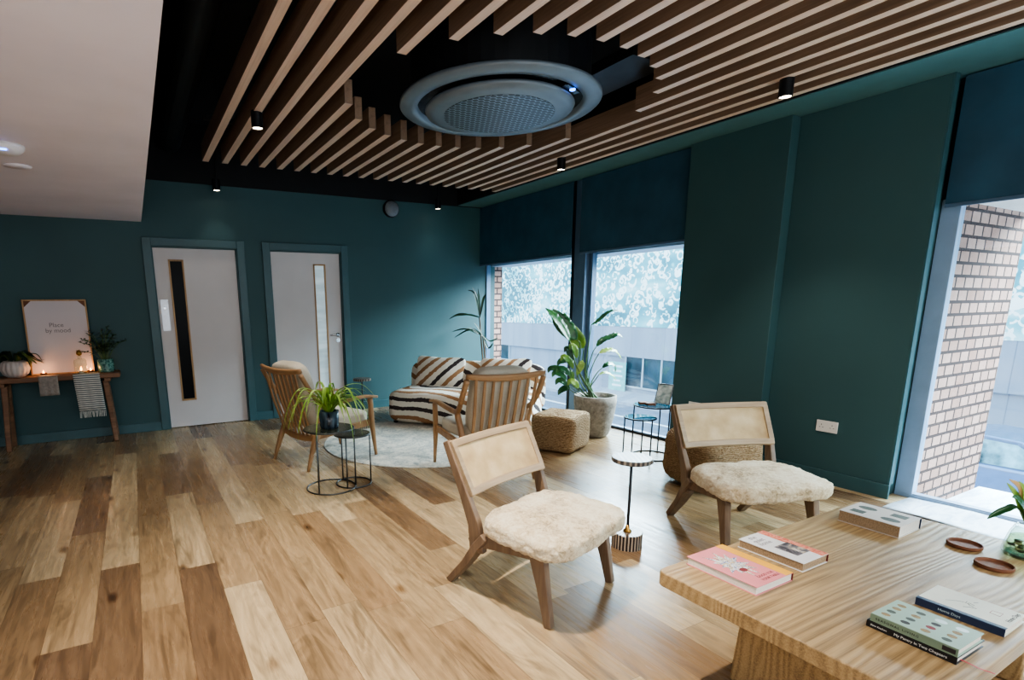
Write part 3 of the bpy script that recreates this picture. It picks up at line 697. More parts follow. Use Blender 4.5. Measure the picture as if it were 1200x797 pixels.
# ---------------------------------------------------------------- oak armchairs
def armchair(label, loc, ang, flip=1):
    """local: x across, front towards -y"""
    t = thing('spindle_armchair', label, 'armchair', loc, ang, 'oak spindle armchairs')
    for s in (-1, 1):
        lg = MB().bar(spline([(s*.286, .385, 0), (s*.278, .315, .20), (s*.278, .245, .36), (s*.30, .20, .545)], 5), [.022+.022*min(1, k/6) for k in range(16)], [.024+.026*min(1, k/6) for k in range(16)], up=(0, -1, .2), rnd=1)
        obj('leg', lg, 'oak_arm', t, smooth=True)
        lg = MB().bar(spline([(s*.285, -.34, 0), (s*.290, -.30, .30), (s*.303, -.275, .545)], 6), [.022+.018*min(1, k/6) for k in range(13)], [.024+.022*min(1, k/6) for k in range(13)], up=(0, -1, .2), rnd=1)
        obj('leg', lg, 'oak_arm', t, smooth=True)
        # arm sweeping back and up into the top rail
        pts = spline([(s*.307, -.345, .555), (s*.312, -.20, .572), (s*.312, .02, .558), (s*.310, .20, .555), (s*.318, .29, .61), (s*.324, .36, .71), (s*.318, .425, .825)], 6)
        n = len(pts)
        w = [.034+.022*math.exp(-((k/(n-1)-.12)/.2)**2) for k in range(n)]; hh = [.022+.018*min(1, k/(n*.5)) for k in range(n)]
        obj('armrest', MB().bar(pts, w, hh, up=(0, .3, 1), rnd=1), 'oak_arm', t, smooth=True)
        obj('side_rail', MB().bar([(s*.275, .28, .285), (s*.28, -.30, .325)], .026, .055), 'oak_arm', t, bevel=.005)
    tr = [(u*.325, .425+.03*(1-u*u), .832+.022*u*u) for u in [k/7-1 for k in range(15)]]
    obj('top_rail', MB().bar(tr, .028, [.052-.012*abs(k/7-1)**2 for k in range(15)], up=(0, .35, 1), rnd=1), 'oak_rail', t, smooth=True)
    br = [(u*.275, .285+.012*(1-u*u), .275-.03*(1-u*u)) for u in [k/7-1 for k in range(15)]]
    obj('rear_rail', MB().bar(br, .026, .055, rnd=1), 'oak_rail', t, smooth=True)
    obj('front_rail', MB().box((-.28, -.315, .285), (.28, -.29, .335)), 'oak_rail', t, bevel=.005)
    for k in range(8):
        u = -.84+1.68*k/7
        a = V((u*.265, .292, .268)); b = V((u*.30, .44, .83)); mid = (a+b)/2+V((0, .012, 0))
        obj('back_spindle', MB().bar([a, mid, b], [.02, .026, .02], .014, up=(0, 1, 0)), 'oak_arm', t, bevel=.003)
    def puff(u, w):
        d = .006*mnoise.noise(w*6)
        return w+u.normalized()*d
    obj('seat_cushion', MB().soft((.262, .30, .065), 5, 14, puff), 'linen', t, smooth=True, loc=(0, -.03, .375), rot=(.05, 0, 0), label='pale linen seat cushion')
    bc = obj('back_cushion', MB().soft((.245, .068, .275), 5, 14, puff), 'linen', t, smooth=True, loc=(0, .285, .635), rot=(-.27, 0, 0), label='pale linen back cushion')
    return t
armchair('oak spindle armchair beside the spider plant, in front of the doors', (1.447, 4.729, 0), .273+PI/2)
armchair('oak spindle armchair seen from behind, between the zebra sofa and the furry chair', (2.438, 3.679, 0), 1.433+PI/2)

# ---------------------------------------------------------------- rug and sofa
tag(obj('round_rug', MB().lathe([(0, 0), (1.0, 0), (1.008, .003), (1.0, .007), (0, .0075)], 96), 'rug', loc=(2.5, 4.85, 0)), 'round pale grey mottled rug under the armchairs', 'rug')
sofa = thing('zebra_sofa', 'low sofa in cream, black and tan zebra weave across the back corner', 'sofa', (3.36, 5.40, .008), math.atan2(-.77, .64))
# local: x along the sofa, +y towards the corner
L2 = .86
def seatfn(u, w):
    return w+u.normalized()*.006*mnoise.noise(w*5)
obj('seat_base', MB().soft((L2, .42, .19), 7, 16, seatfn), 'zebra', sofa, smooth=True, loc=(0, -.03, .195))
obj('backrest', MB().soft((L2, .10, .30), 6, 14, seatfn), 'zebra_back', sofa, smooth=True, loc=(0, .40, .37), rot=(-.08, 0, 0))
for x in (-.75, .75):
    for y in (-.36, .36): obj('foot', MB().lathe([(0, 0), (.025, 0), (.03, .02), (0, .02)], 14), 'dark_metal', sofa, loc=(x, y, 0))
def pillow(x, y, z, rx, rz, lab, seed, rzz=0):
    p = sofa.matrix_basis
    def pf(u, w):
        f = max(0, (1-abs(u.x)**3))*max(0, (1-abs(u.z)**3))
        c = 1+.10*abs(u.x*u.z)
        return V((w.x*c, w.y*(.25+.75*f), w.z*c))+V((0, .006*mnoise.noise(w*7+V((seed, 0, 0))), 0))
    o = obj('zebra_pillow', MB().soft((.29, .095, .185), 9, 16, pf), 'zebra_pillow', smooth=True)
    ang = math.atan2(-.77, .64); R = Matrix.Rotation(ang, 4, 'Z')
    o.matrix_world = Matrix.Translation(V((3.36, 5.40, 0))) @ R @ Matrix.Translation((x, y, z)) @ Matrix.Rotation(rz, 4, 'Z') @ Matrix.Rotation(rx, 4, 'X') @ Matrix.Rotation(rzz, 4, 'Y')
    tag(o, lab, 'pillow', 'zebra pillows on the sofa')
pillow(-.40, .19, .545, -.3, .05, 'zebra pillow on the left end of the sofa', 1, .03)
pillow(.42, .19, .545, -.3, -.05, 'zebra pillow on the right half of the sofa, behind the oak armchair', 5, -.03)

# ---------------------------------------------------------------- poufs
def pouf(lab, loc, rz, hs, n):
    def f(u, w): return w+u.normalized()*(.012*mnoise.noise(w*6)+.004*mnoise.noise(w*40))
    o = obj('jute_pouf', MB().soft(hs, n, 22, f), 'jute', smooth=True); o.location = (loc[0], loc[1], hs[2]+.006); o.rotation_euler = (0, 0, rz)
    tag(o, lab, 'pouf', 'braided jute poufs')
pouf('square jute pouf beside the big potted plant', (3.50, 3.90, 0), .44, (.235, .215, .17), 9)
pouf('rounded jute pouf half hidden behind the furry chair by the teal wall', (3.73, 2.49, 0), -.3, (.285, .26, .215), 4.5)

# ---------------------------------------------------------------- wire side tables
def nest_table(lab, loc, R, h, topmat, metal, cat_group, a0):
    t = thing('nesting_side_table', lab, 'side table', loc, 0, cat_group)
    obj('table_top', MB().lathe([(0, h-.008), (R, h-.008), (R, h), (0, h)], 48), topmat, t)
    obj('top_rim', MB().ring((0, 0, h-.007), R, .007, 48, 8), metal, t, smooth=True)
    obj('base_ring', MB().ring((0, 0, .006), R*.99, .006, 48, 8), metal, t, smooth=True)
    for k in range(3):
        a = a0+k*2*PI/3
        obj('leg', MB().tube([(R*math.cos(a), R*math.sin(a), .006), (R*math.cos(a), R*math.sin(a), h-.008)], .006, 8), metal, t, smooth=True)
    return t
nest_table('taller wire side table with patina top, under the spider plant', (1.20, 3.87, 0), .185, .47, 'patina', 'pewter', 'nested tables by the armchair', 3.9)
nest_table('shorter wire side table tucked beside the spider plant table', (1.385, 3.88, 0), .135, .405, 'patina', 'pewter', 'nested tables by the armchair', 4.0)
nest_table('taller black wire side table with glass top, holding the photo frame', (3.99, 3.24, 0), .175, .475, 'table_glass', 'black_metal', 'nested glass tables by the window', 2.5)
nest_table('shorter black wire side table with glass top, left of the photo frame table', (3.765, 3.20, 0), .13, .395, 'table_glass', 'black_metal', 'nested glass tables by the window', 2.6)
def drinks_table(lab, loc, h, R, rb, hb, flat):
    t = thing('drinks_table', lab, 'side table', loc, 0, 'striped drinks tables')
    obj('table_top', MB().lathe([(0, h-.026), (R-.004, h-.026), (R, h-.022), (R, h-.003), (R-.003, h), (0, h)], 48), flat, t)
    obj('stem', MB().tube([(0, 0, hb), (0, 0, h-.026)], .008, 12), 'dark_metal', t, smooth=True)
    obj('collar', MB().lathe([(.024, hb), (.022, hb+.008), (.012, hb+.018), (.0095, hb+.04)], 20), 'brass', t, smooth=True, label='small brass collar')
    obj('base', MB().lathe([(0, 0), (rb, 0), (rb, hb-.004), (rb-.004, hb), (0, hb)], 48), 'inlay', t)
drinks_table('small striped inlay drinks table beside the furry chair in the middle', (2.345, 2.03, 0), .525, .108, .083, .088, 'inlay_flat')
drinks_table('small striped inlay drinks table by the back wall, behind the left oak armchair', (2.17, 5.68, 0), .57, .10, .08, .085, 'inlay_flat')

# ---------------------------------------------------------------- big plant
pp = thing('potted_plant', 'tall bird of paradise plant in a grey stone pot at the far window', 'potted plant', (4.13, 4.10, 0))
PC = V((4.13, 4.10, 0))
obj('pot', MB().lathe([(0, 0), (.13, 0), (.155, .04), (.195, .2), (.215, .36), (.215, .43), (.19, .43), (.185, .37), (0, .36)], 48), 'concrete', pp, smooth=True)
obj('soil', MB().lathe([(0, .39), (.186, .385), (.186, .37), (0, .37)], 32), 'soil', pp)
def ppt(x, y, dep=0.):   # a point in the upright plane through the pot, facing the room
    n = V((AF.x, AF.y, 0)).normalized(); d = AR*((x-CPX)/CF)+AD*((y-CPY)/CF)+AF
    tt = ((PC+n*dep)-V((0, 0, CH))).dot(n)/d.dot(n)
    return V((0, 0, CH))+d*tt-PC
def big_leaf(stem, tip_path, wmax, dep, mat='leaf_deep', nrm=(-.6, -.7, .5), fold=.2, sr=.008):
    base = V((random.uniform(-.06, .06), random.uniform(-.06, .06), .37))
    sp_ = spline([base]+[ppt(x, y, dep*(i+1)/len(stem)) for i, (x, y) in enumerate(stem)], 6)
    st = obj('stem', MB().tube(sp_, [sr*(1-.5*i/(len(sp_)-1)) for i in range(len(sp_))], 8), 'stem_green', pp, smooth=True)
    lp = spline([sp_[-1]]+[ppt(x, y, dep) for (x, y) in tip_path], 6); n = len(lp)
    ws = [wmax*max(.03, math.sin(PI*min(1, (i/(n-1))**.8))**.75) for i in range(n)]; ws[-1] = .002
    obj('leaf', MB().leaf(lp, ws, fold, nrm, .12), mat, st, smooth=True, solid=.0015)
big_leaf([(676, 430), (668, 400)], [(658, 383), (648, 370), (639, 361)], .062, -.10, 'leaf_deep', (-.3, -.6, .9))
big_leaf([(680, 440), (680, 405), (676, 398)], [(664, 385), (654, 373), (648, 362)], .085, -.02, 'leaf_deep', (-.5, -.9, .1), .12)
big_leaf([(684, 430), (684, 408)], [(677, 398), (667, 384), (661, 366)], .075, .05, 'leaf_bright', (-.8, -.6, .2))
big_leaf([(686, 440), (690, 402), (693, 381)], [(700, 377), (712, 367), (722, 364), (734, 367)], .034, .0, 'leaf_deep', (.1, -.3, 1))
big_leaf([(688, 440), (694, 415), (699, 406)], [(706, 399), (716, 395), (724, 392), (730, 396)], .045, .05, 'leaf_deep', (0, -.5, 1))
big_leaf([(690, 445), (696, 425), (702, 414)], [(711, 411), (721, 412), (729, 422)], .045, -.08, 'leaf_bright', (.1, -.5, 1))
big_leaf([(692, 452), (699, 438), (706, 431)], [(713, 427), (720, 429), (721, 437)], .045, .1, 'leaf_deep', (.1, -.4, 1))
big_leaf([(692, 455), (697, 446), (702, 439)], [(710, 437), (718, 441), (722, 446)], .032, -.1, 'leaf_bright', (.1, -.4, 1))
big_leaf([(680, 448), (674, 425)], [(668, 415), (663, 408)], .03, .05, 'leaf_deep', (-.2, -.8, .5))
# bushy lower foliage on the left of the pot
for (x0, y0, x1, y1, mat) in ((672, 432, 660, 418, 'leaf_bright'), (668, 440, 655, 432, 'leaf_deep'), (664, 445, 650, 437, 'leaf_deep'), (670, 428, 664, 408, 'leaf_deep'), (676, 420, 670, 405, 'leaf_bright'), (664, 452, 654, 446, 'leaf_deep'), (660, 436, 645, 432, 'leaf_deep'), (668, 455, 657, 458, 'leaf_deep'), (672, 445, 664, 436, 'leaf_bright'), (676, 440, 682, 425, 'leaf_bright'), (666, 425, 656, 424, 'leaf_deep'), (678, 455, 668, 447, 'leaf_bright')):
    dep = random.uniform(-.14, .02)
    big_leaf([((x0+678)/2, (y0+466)/2), (x0, y0)], [((x0+x1)/2+1, (y0+y1)/2-2), (x1, y1), (x1-3, y1+5)], .034, dep, mat, (-.5, -.8, .6), .2, .004)

# ---------------------------------------------------------------- slender plant in the back corner
dp = thing('dracaena', 'slender spiky dracaena behind the zebra sofa in the back corner', 'potted plant', (4.16, 6.42, 0))
PC = V((4.16, 6.42, 0))
obj('pot', MB().lathe([(0, 0), (.12, 0), (.15, .3), (.135, .3), (.13, .26), (0, .26)], 32), 'dark_metal', dp, smooth=True)
obj('soil', MB().lathe([(0, .275), (.132, .27), (.132, .26), (0, .26)], 24), 'soil', dp)
for (stem, leaves) in ((([(566, 440), (564, 400), (562, 372)]), ((548, 340, 556, 345), (553, 336, 560, 350), (530, 371, 548, 369), (526, 374, 540, 368), (560, 338, 561, 352), (569, 345, 566, 352))), (([(570, 440), (568, 415), (566, 394)]), ((532, 396, 550, 387), (529, 389, 546, 386), (545, 385, 555, 386), (584, 396, 574, 400), (578, 402, 572, 408), (555, 378, 560, 384)))):
    sp_ = spline([V((random.uniform(-.03, .03), random.uniform(-.03, .03), .27))]+[ppt(*s) for s in stem], 6)
    obj('trunk', MB().tube(sp_, .011, 8), 'stem_brown', dp, smooth=True)
    for (x, y, mx, my) in leaves:
        lp = spline([sp_[-1], ppt(mx, my, random.uniform(-.05, .03)), ppt(x, y, random.uniform(-.1, .04))], 7); n = len(lp)
        obj('leaf', MB().leaf(lp, [.017*max(.05, max(0, math.sin(PI*(.12+.88*i/(n-1))))**.6) for i in range(n)], .3, (-.2, -.6, .8)), 'leaf_dark', dp, smooth=True)

# ---------------------------------------------------------------- spider plant
sp_t = thing('spider_plant', 'spider plant with arching striped leaves in a dark glazed pot on the wire table', 'potted plant', (1.205, 3.865, .47))
obj('pot', MB().lathe([(0, 0), (.062, 0), (.070, .02), (.074, .13), (.067, .13), (.062, .1), (0, .1)], 32), 'blue_glaze', sp_t, smooth=True)
obj('soil', MB().lathe([(0, .106), (.058, .104), (.058, .095), (0, .095)], 24), 'soil', sp_t)
for k in range(60):
    a = random.uniform(0, 2*PI); reach = random.uniform(.12, .36); up = random.uniform(.07, .22); drop = random.uniform(-.02, .33)*(reach/.3)
    c, s = math.cos(a), math.sin(a); z0 = .11
    p = [(c*.015, s*.015, z0), (c*reach*.3, s*reach*.3, z0+up*.85), (c*reach*.65, s*reach*.65, z0+up), (c*reach*.9, s*reach*.9, z0+up-drop*.5), (c*reach, s*reach, max(-.10 if reach > .26 else .03, z0+up-drop))]
    lp = spline(p, 5); n = len(lp)
    obj('leaf', MB().leaf(lp, [.0115*max(.06, min(1, 1.6*(1-i/(n-1)))) for i in range(n)], .35, (0, 0, 1)), 'leaf_spider' if k % 3 else 'leaf_bright', sp_t, smooth=True)

# ---------------------------------------------------------------- console bench and what stands on it
ct = thing('console_table', 'rustic wooden console bench against the back wall at the far left', 'console table', (-.745, 6.61, 0))
HT = .715
def plank(u, w): return w+V((0, .006*mnoise.noise(V((w.x*5, 0, 0))), .002*mnoise.noise(V((w.x*8, 3, 0)))))
obj('top_board', MB().box((-.56, -.15, HT-.05), (.56, .15, HT)), 'console_wood', ct, bevel=.01)
for sx in (-1, 1):
    obj('cross_batten', MB().box((sx*.44-.03, -.13, HT-.085), (sx*.44+.03, .13, HT-.05)), 'console_wood', ct, bevel=.005)
    for sy in (-1, 1):
        obj('leg', MB().bar([(sx*.455, sy*.135, 0), (sx*.42, sy*.075, HT-.08)], [.045, .055], [.045, .055], up=(0, 1, 0)), 'console_wood', ct, bevel=.01)
CZ = HT
# framed print
fp = thing('framed_print', 'framed white print with two lines of lettering leaning on the wall', 'picture', (-.685, 6.665, CZ))
fp.rotation_euler = (-.085, 0, 0)
FW, FH = .27, .745
f = MB(); t_ = .014
f.box((-FW, -.012, 0), (-FW+t_, .012, FH)).box((FW-t_, -.012, 0), (FW, .012, FH)).box((-FW+t_, -.012, 0), (FW-t_, .012, t_)).box((-FW+t_, -.012, FH-t_), (FW-t_, .012, FH))
obj('picture_frame', f, 'bead_wood', fp, bevel=.002)
obj('print_sheet', MB().box((-FW+t_, -.004, t_), (FW-t_, .004, FH-t_)), 'poster', fp)
for s in (-1, 1):
    c = MB().prism([(s*(FW-t_), FH-t_), (s*(FW-.075), FH-t_), (s*(FW-t_), FH-.075)], 'y', -.0065, -.0045)
    obj('corner_mount', c, 'coaster_wood', fp, label='brown triangular corner mount')
tm = Matrix.Translation((-.01, -.0055, .49)) @ Matrix.Rotation(PI/2, 4, 'X')
text('lettering', 'Place', .06, 'ink_grey', fp, tm)
tm = Matrix.Translation((-.0, -.0055, .435)) @ Matrix.Rotation(PI/2, 4, 'X')
text('lettering', 'by mood', .06, 'ink_grey', fp, tm)
# ribbed pot at the left
rp = thing('ribbed_pot_plant', 'ribbed white pot with a trailing green plant at the left end of the console', 'potted plant', (-1.07, 6.60, CZ))
obj('pot', MB().lathe([(0, 0), (.07, 0), (.105, .03), (.125, .08), (.11, .14), (.085, .16), (.075, .155), (.07, .13), (0, .13)], 72, mod=lambda a, z: 1-.10*(1-abs(math.cos(a*8)))), 'terracotta_white', rp, smooth=True)
for k in range(16):
    a = random.uniform(0, 2*PI) if k > 4 else random.uniform(-.7, .3); r = random.uniform(.12, .22); c, s = math.cos(a), math.sin(a)*.55
    lp = spline([(c*.03, s*.03, .13), (c*r*.5, s*r*.5, .2+random.uniform(0, .05)), (c*r, s*r, .17+random.uniform(-.03, .05)), (c*r*1.25, s*r*1.25, .11+random.uniform(-.02, .05))], 5); n = len(lp)
    obj('leaf', MB().leaf(lp, [.026*max(.05, math.sin(PI*(.1+.9*i/(n-1)))) for i in range(n)], .3), 'leaf_dark' if k % 2 else 'leaf_olive', rp, smooth=True)
# candles
def tealight(x, y, lab):
    t = thing('tealight', lab, 'candle', (x, y, CZ), 0, 'lit tealights on the console')
    obj('holder', MB().lathe([(0, 0), (.026, 0), (.030, .028), (.026, .028), (.023, .016), (0, .016)], 24), 'coaster_wood', t, smooth=True)
    obj('flame', MB().lathe([(.001, .017), (.008, .024), (.006, .036), (.001, .05)], 12), 'flame', t, smooth=True)
    l = bpy.data.lights.new('candle_glow', 'POINT'); l.energy = .35; l.color = (1, .48, .2); l.shadow_soft_size = .02
    lo = bpy.data.objects.new('candle_glow', l); COL.objects.link(lo); lo.location = (x, y-.02, CZ+.06)
tealight(-.845, 6.58, 'lit tealight at the left foot of the framed print')
tealight(-.445, 6.60, 'lit tealight at the right foot of the framed print, behind the towel')
dc = thing('glass_decanter', 'clear square glass decanter with stopper and candle glow in front of the print', 'decanter', (-.525, 6.56, CZ))
obj('bottle', MB().soft((.055, .045, .075), 7, 8, None, (0, 0, .077)), 'clear_glass', dc, smooth=True)
obj('neck', MB().lathe([(.018, .148), (.016, .175), (.022, .18), (.0, .18)], 20), 'clear_glass', dc, smooth=True)
obj('stopper', MB().lathe([(.001, .18), (.022, .19), (.026, .21), (.016, .235), (.001, .24)], 16), 'brass', dc, smooth=True)
obj('candle', MB().lathe([(0, .005), (.02, .005), (.02, .03), (0, .03)], 16), 'cotton_white', dc)
obj('flame', MB().lathe([(.001, .032), (.009, .042), (.007, .056), (.001, .072)], 12), 'flame', dc, smooth=True)
# towel and cloth hanging over the front edge
def hanging(name, x0, x1, z0, mat, lab, cat, fringe=0):
    yf = 6.61-.15-.010
    path = [(6.56, CZ+.004), (6.48, CZ+.004), (yf+.004, CZ+.002), (yf-.004, CZ-.02)]+[(yf-.004-.012*k/6, CZ-.02-(CZ-.02-z0)*k/6) for k in range(1, 7)]
    m = MB(); rings = []
    for i, (y, z) in enumerate(path):
        drop = max(0, CZ-z)
        rings.append([V((x0+(x1-x0)*j/10+.05*drop*(1 if name == 'striped_towel' else 0), y+.006*math.sin(j*1.9)*min(1, drop*8)-.003, z)) for j in range(11)])
    m.quadify(rings, closed=False)
    t = thing(name, lab, cat, (0, 0, 0))
    obj('cloth', m, mat, t, smooth=True, solid=.004)
    if fringe:
        fm = MB(); dx = .05*(CZ-z0)
        for k in range(30):
            x = x0+dx+(x1-x0)*(k+.5)/30; e = random.uniform(-.006, .006)
            fm.tube([(x, yf-.018, z0+.004), (x+e, yf-.02, z0-.035), (x+e*1.6, yf-.018, z0-.065)], .0022, 5)
        obj('fringe', fm, 'cotton_white', t)
    return t
hanging('striped_towel', -.595, -.365, .345, 'stripe', 'grey and white striped towel with a fringe hanging over the console edge', 'towel', 1)
hanging('folded_cloth', -.88, -.72, .53, 'cotton_grey', 'small plain grey cloth hanging over the console edge, left of the striped towel', 'cloth')
# teal pot with dark fern
tp = thing('potted_fern', 'dark feathery fern in a teal glazed pot at the right end of the console', 'potted plant', (-.305, 6.60, CZ))
obj('pot', MB().lathe([(0, 0), (.065, 0), (.072, .02), (.076, .135), (.07, .135), (.066, .115), (0, .115)], 32), 'teal_glaze', tp, smooth=True)
for k in range(26):
    a = random.uniform(0, 2*PI); r = random.uniform(.08, .24); z1 = random.uniform(.22, .48); c, s = math.cos(a), math.sin(a)*.45
    sp_ = spline([(c*.02, s*.02, .115), (c*r*.5, s*r*.5, .115+(z1-.115)*.75), (c*r, s*r, z1)], 4)
    st = obj('frond', MB().tube(sp_, .003, 5), 'stem_green', tp)
    m = MB()
    for q in range(12):
        p = sp_[min(len(sp_)-1, 3+q//2)]; b = random.uniform(0, 2*PI); d = V((math.cos(b), math.sin(b)*.6, random.uniform(-.3, .5)))*random.uniform(.03, .06)
        m.leaf([p, p+d*.5+V((0, 0, .006)), p+d], [.004, .011, .001], .2)
    obj('leaflets', m, 'leaf_dark', st)

# ---------------------------------------------------------------- coffee table
tb = thing('coffee_table', 'large solid oak coffee table with brushed grain in the foreground', 'coffee table', (2.265, .81, 0))
TZ = .42
poly = []
for (cx, cy, a0) in ((.69-.03, .40-.03, 0), (-.705+.03, .40-.03, 90), (-.705+.03, -.39+.03, 180), (.69-.03, -.39+.03, 270)):
    for k in range(5):
        a = math.radians(a0+22.5*k); poly.append((cx+.03*math.cos(a), cy+.03*math.sin(a)))
obj('table_top', MB().prism(poly, 'z', TZ-.055, TZ), 'table_oak', tb, bevel=.006)
for sx in (-1, 1):
    pr = [(-.30, 0), (.235, 0), (.21, TZ-.055), (-.275, TZ-.055)]
    obj('slab_leg', MB().prism(pr, 'x', sx*.43-.045, sx*.43+.045), 'table_oak', tb, bevel=.008)
obj('stretcher', MB().box((-.39, -.05, .1), (.39, -.01, .24)), 'table_oak', tb, bevel=.005)

# books: local origin at the bottom centre, spine on +x (or -x when flip)
def book(name, lab, loc, w, l, th, cover, pages, spine=None, flip=1, rz=0., group='books on the coffee table', spine_w=.0):
    t = thing(name, lab, 'book', loc, rz, group)
    b = .0028; hw, hl = w/2, l/2
    c = MB().box((-hw, -hl, 0), (hw, hl, b)).box((-hw, -hl, th-b), (hw, hl, th))
    if not spine: c.box((flip*hw-b if flip > 0 else -hw, -hl, b), (hw if flip > 0 else -hw+b, hl, th-b))
    obj('cover', c, cover, t, bevel=.0008, seg=1)
    if spine:
        s = MB().box((min(flip*hw, flip*(hw+b)), -hl, 0), (max(flip*hw, flip*(hw+b)), hl, th)); obj('spine', s, spine, t, bevel=.0008, seg=1)
    g = .004
    obj('pages', MB().box((-hw+(g if flip > 0 else b), -hl+g, b), (hw-(b if flip > 0 else g), hl-g, th-b)), pages, t)
    return t
def flat(name, mb, mat, parent, label=None): return obj(name, mb, mat, parent, label=label)
def ell(cx, cy, rx, ry, z, n=20, rot=0.):
    m = MB(); pts = []
    for k in range(n):
        a = 2*PI*k/n; x, y = rx*math.cos(a), ry*math.sin(a); pts.append((cx+x*math.cos(rot)-y*math.sin(rot), cy+x*math.sin(rot)+y*math.cos(rot)))
    return m.prism(pts, 'z', z, z+.0005)
# pink cookbook
bk = book('book', 'pink cookbook with a yellow stripe, nearest the left corner of the coffee table', (1.79, 1.055, TZ), .205, .26, .031, 'cover_pink', 'paper', 'cover_maroon')
flat('cover_stripe', MB().box((.062, -.13, .031), (.1025, .13, .0316)), 'cover_yellow', bk, 'yellow stripe along the spine')
star = []
for k in range(26):
    a = 2*PI*k/26; r = (.075 if k % 2 else .045)*random.uniform(.75, 1.15); star.append((-.022+r*math.cos(a)*.85, .012+r*math.sin(a)*1.2))
flat('cover_art', MB().prism(star, 'z', .031, .0317), 'collage', bk, 'blue, white and ochre collage')
flat('cover_art', ell(-.025, -.035, .016, .012, .0318), 'ink_red', bk, 'dark red oval bowl')
for i, tx in enumerate(('GOOD FOR', 'YOUR TABLE')):
    text('title', tx, .016, 'ink_red', bk, Matrix.Translation((.008, -.090-.019*i, .0312)), depth=.0003)
# white-jacketed book
bk = book('book', 'white book with an orange patterned spine strip, beside the pink cookbook', (2.065, 1.06, TZ), .16, .24, .034, 'cover_white', 'paper_tan', 'cover_maroon')  # tan pages: the shade on the page side is put into their colour
flat('cover_stripe', MB().box((.042, -.12, .034), (.08, .12, .0346)), 'orange_pattern', bk, 'orange patterned strip')
flat('cover_photo', MB().box((-.035, -.075, .034), (.05, .01, .0347)), 'photo', bk, 'small grey photograph')
for i, tx in enumerate(('the', 'quiet', 'home')): text('title', tx, .030, 'ink_grey', bk, Matrix.Translation((-.028, .098-.026*i, .0342)), depth=.0003)
# thick grey-white book
bk = book('book', 'thick pale grey book with dark ovals and rectangles on its cover', (2.705, 1.02, TZ), .185, .22, .05, 'cover_greywhite', 'paper', 'cover_navy')
obj('fore_edge', MB().box((-.0895, -.108, .003), (-.0885, .108, .047)), 'paper_tan', bk, label='tan page edges')
flat('cover_art', MB().box((-.062, .035, .05), (-.022, .085, .0506)), 'ink_green', bk, 'dark green rectangle')
flat('cover_art', ell(.03, .055, .022, .034, .05), 'ink_green', bk, 'dark green oval')
flat('cover_art', ell(-.04, -.055, .022, .034, .05), 'ink_green', bk, 'olive oval')
flat('cover_art', MB().box((.012, -.085, .05), (.055, -.03, .0506)), 'ink_green', bk, 'dark green rectangle')
# black book under the sage one
BR = math.radians(0)
bk = book('book', 'black book lying under the sage green book', (1.886, .566, TZ), .165, .206, .021, 'cover_black', 'paper', None, -1, -.02)
mt = Matrix.Translation((-.0828, .0, .0105)) @ Matrix.Rotation(-PI/2, 4, 'Z') @ Matrix.Rotation(PI/2, 4, 'X')
text('spine_title', 'My Pantry in Two Chapters', .0105, 'ink_white', bk, Matrix.Translation((0, -.024, 0)) @ mt, depth=.0003)
text('spine_title', 'Slow Kitchen', .0075, 'ink_white', bk, Matrix.Translation((0, .072, 0)) @ mt, depth=.0003)
mk = obj('bookmark', MB().bar(spline([(-.05, -.09, .004), (-.05, -.112, .004), (-.052, -.14, .0035), (-.045, -.166, .0035)], 5), .004, .001), 'bookmark_red', bk, label='red ribbon bookmark')
bk = book('book', 'sage green book with rows of small ovals, on top of the black book', (1.882, .563, TZ+.021), .150, .198, .024, 'cover_sage', 'paper', 'cover_sage_spine', -1, -.02)
mt = Matrix.Translation((-.0782, .0, .012)) @ Matrix.Rotation(-PI/2, 4, 'Z') @ Matrix.Rotation(PI/2, 4, 'X')
text('spine_title', 'SEASONAL LIVING', .0095, 'ink_dark', bk, Matrix.Translation((0, .035, 0)) @ mt, depth=.0003, spacing=1.35)
obj('spine_label', MB().box((-.0784, -.094, .006), (-.0779, -.066, .019)), 'ink_dark', bk)
cols = ['ink_ochre', 'ink_red', 'ink_green', 'ink_dark', 'ink_ochre', 'ink_green', 'ink_ochre', 'ink_silver']
for r_ in range(4):
    for c_ in range(4):
        if r_ == 0 or True:
            x = -.050+.031*c_; y = .074-.046*r_
            big = 1.25 if (c_ == 3 and r_ in (2, 3)) else 1.
            flat('cover_oval', ell(x, y, .009*big, .011*big, .024), 'ink_silver' if big > 1 else cols[(r_*3+c_*2) % 7], bk)
# cream book with a navy spine
bk = book('book', 'cream book with a navy spine and a line drawing, behind the sage green book', (2.152, .553, TZ), .152, .204, .024, 'cover_cream', 'paper', 'cover_navy', -1, .0)
flat('spine_band', MB().box((-.0765, -.102, .0238), (-.062, .102, .0246)), 'cover_navy', bk, 'navy cloth band along the spine')
dr = MB()
dr.tube(spline([(-.02, .05, .0242), (.01, .02, .0242), (.0, -.01, .0242)], 6), .0006, 5)
for (x, y, a) in ((.0, .0, .5), (.012, -.008, 1.2), (-.012, -.004, 2.4), (.01, .012, .1), (.03, .0, -.4), (-.005, -.018, 2.)): dr.tube([(x, y, .0242), (x+.016*math.cos(a), y+.016*math.sin(a), .0242)], .0007, 5)
obj('cover_drawing', dr, 'ink_green', bk, label='fine line drawing of a sprig')
dr = MB().tube([(.0, -.045, .0242), (.022, -.045, .0242), (.024, -.068, .0242), (-.002, -.068, .0242), (.0, -.045, .0242)], .0006, 5)
obj('cover_drawing', dr, 'ink_red', bk, label='small red outlined box')
text('title', 'Home Days', .017, 'ink_dark', bk, Matrix.Translation((.02, -.09, .0242)), depth=.0003, shear=.25)
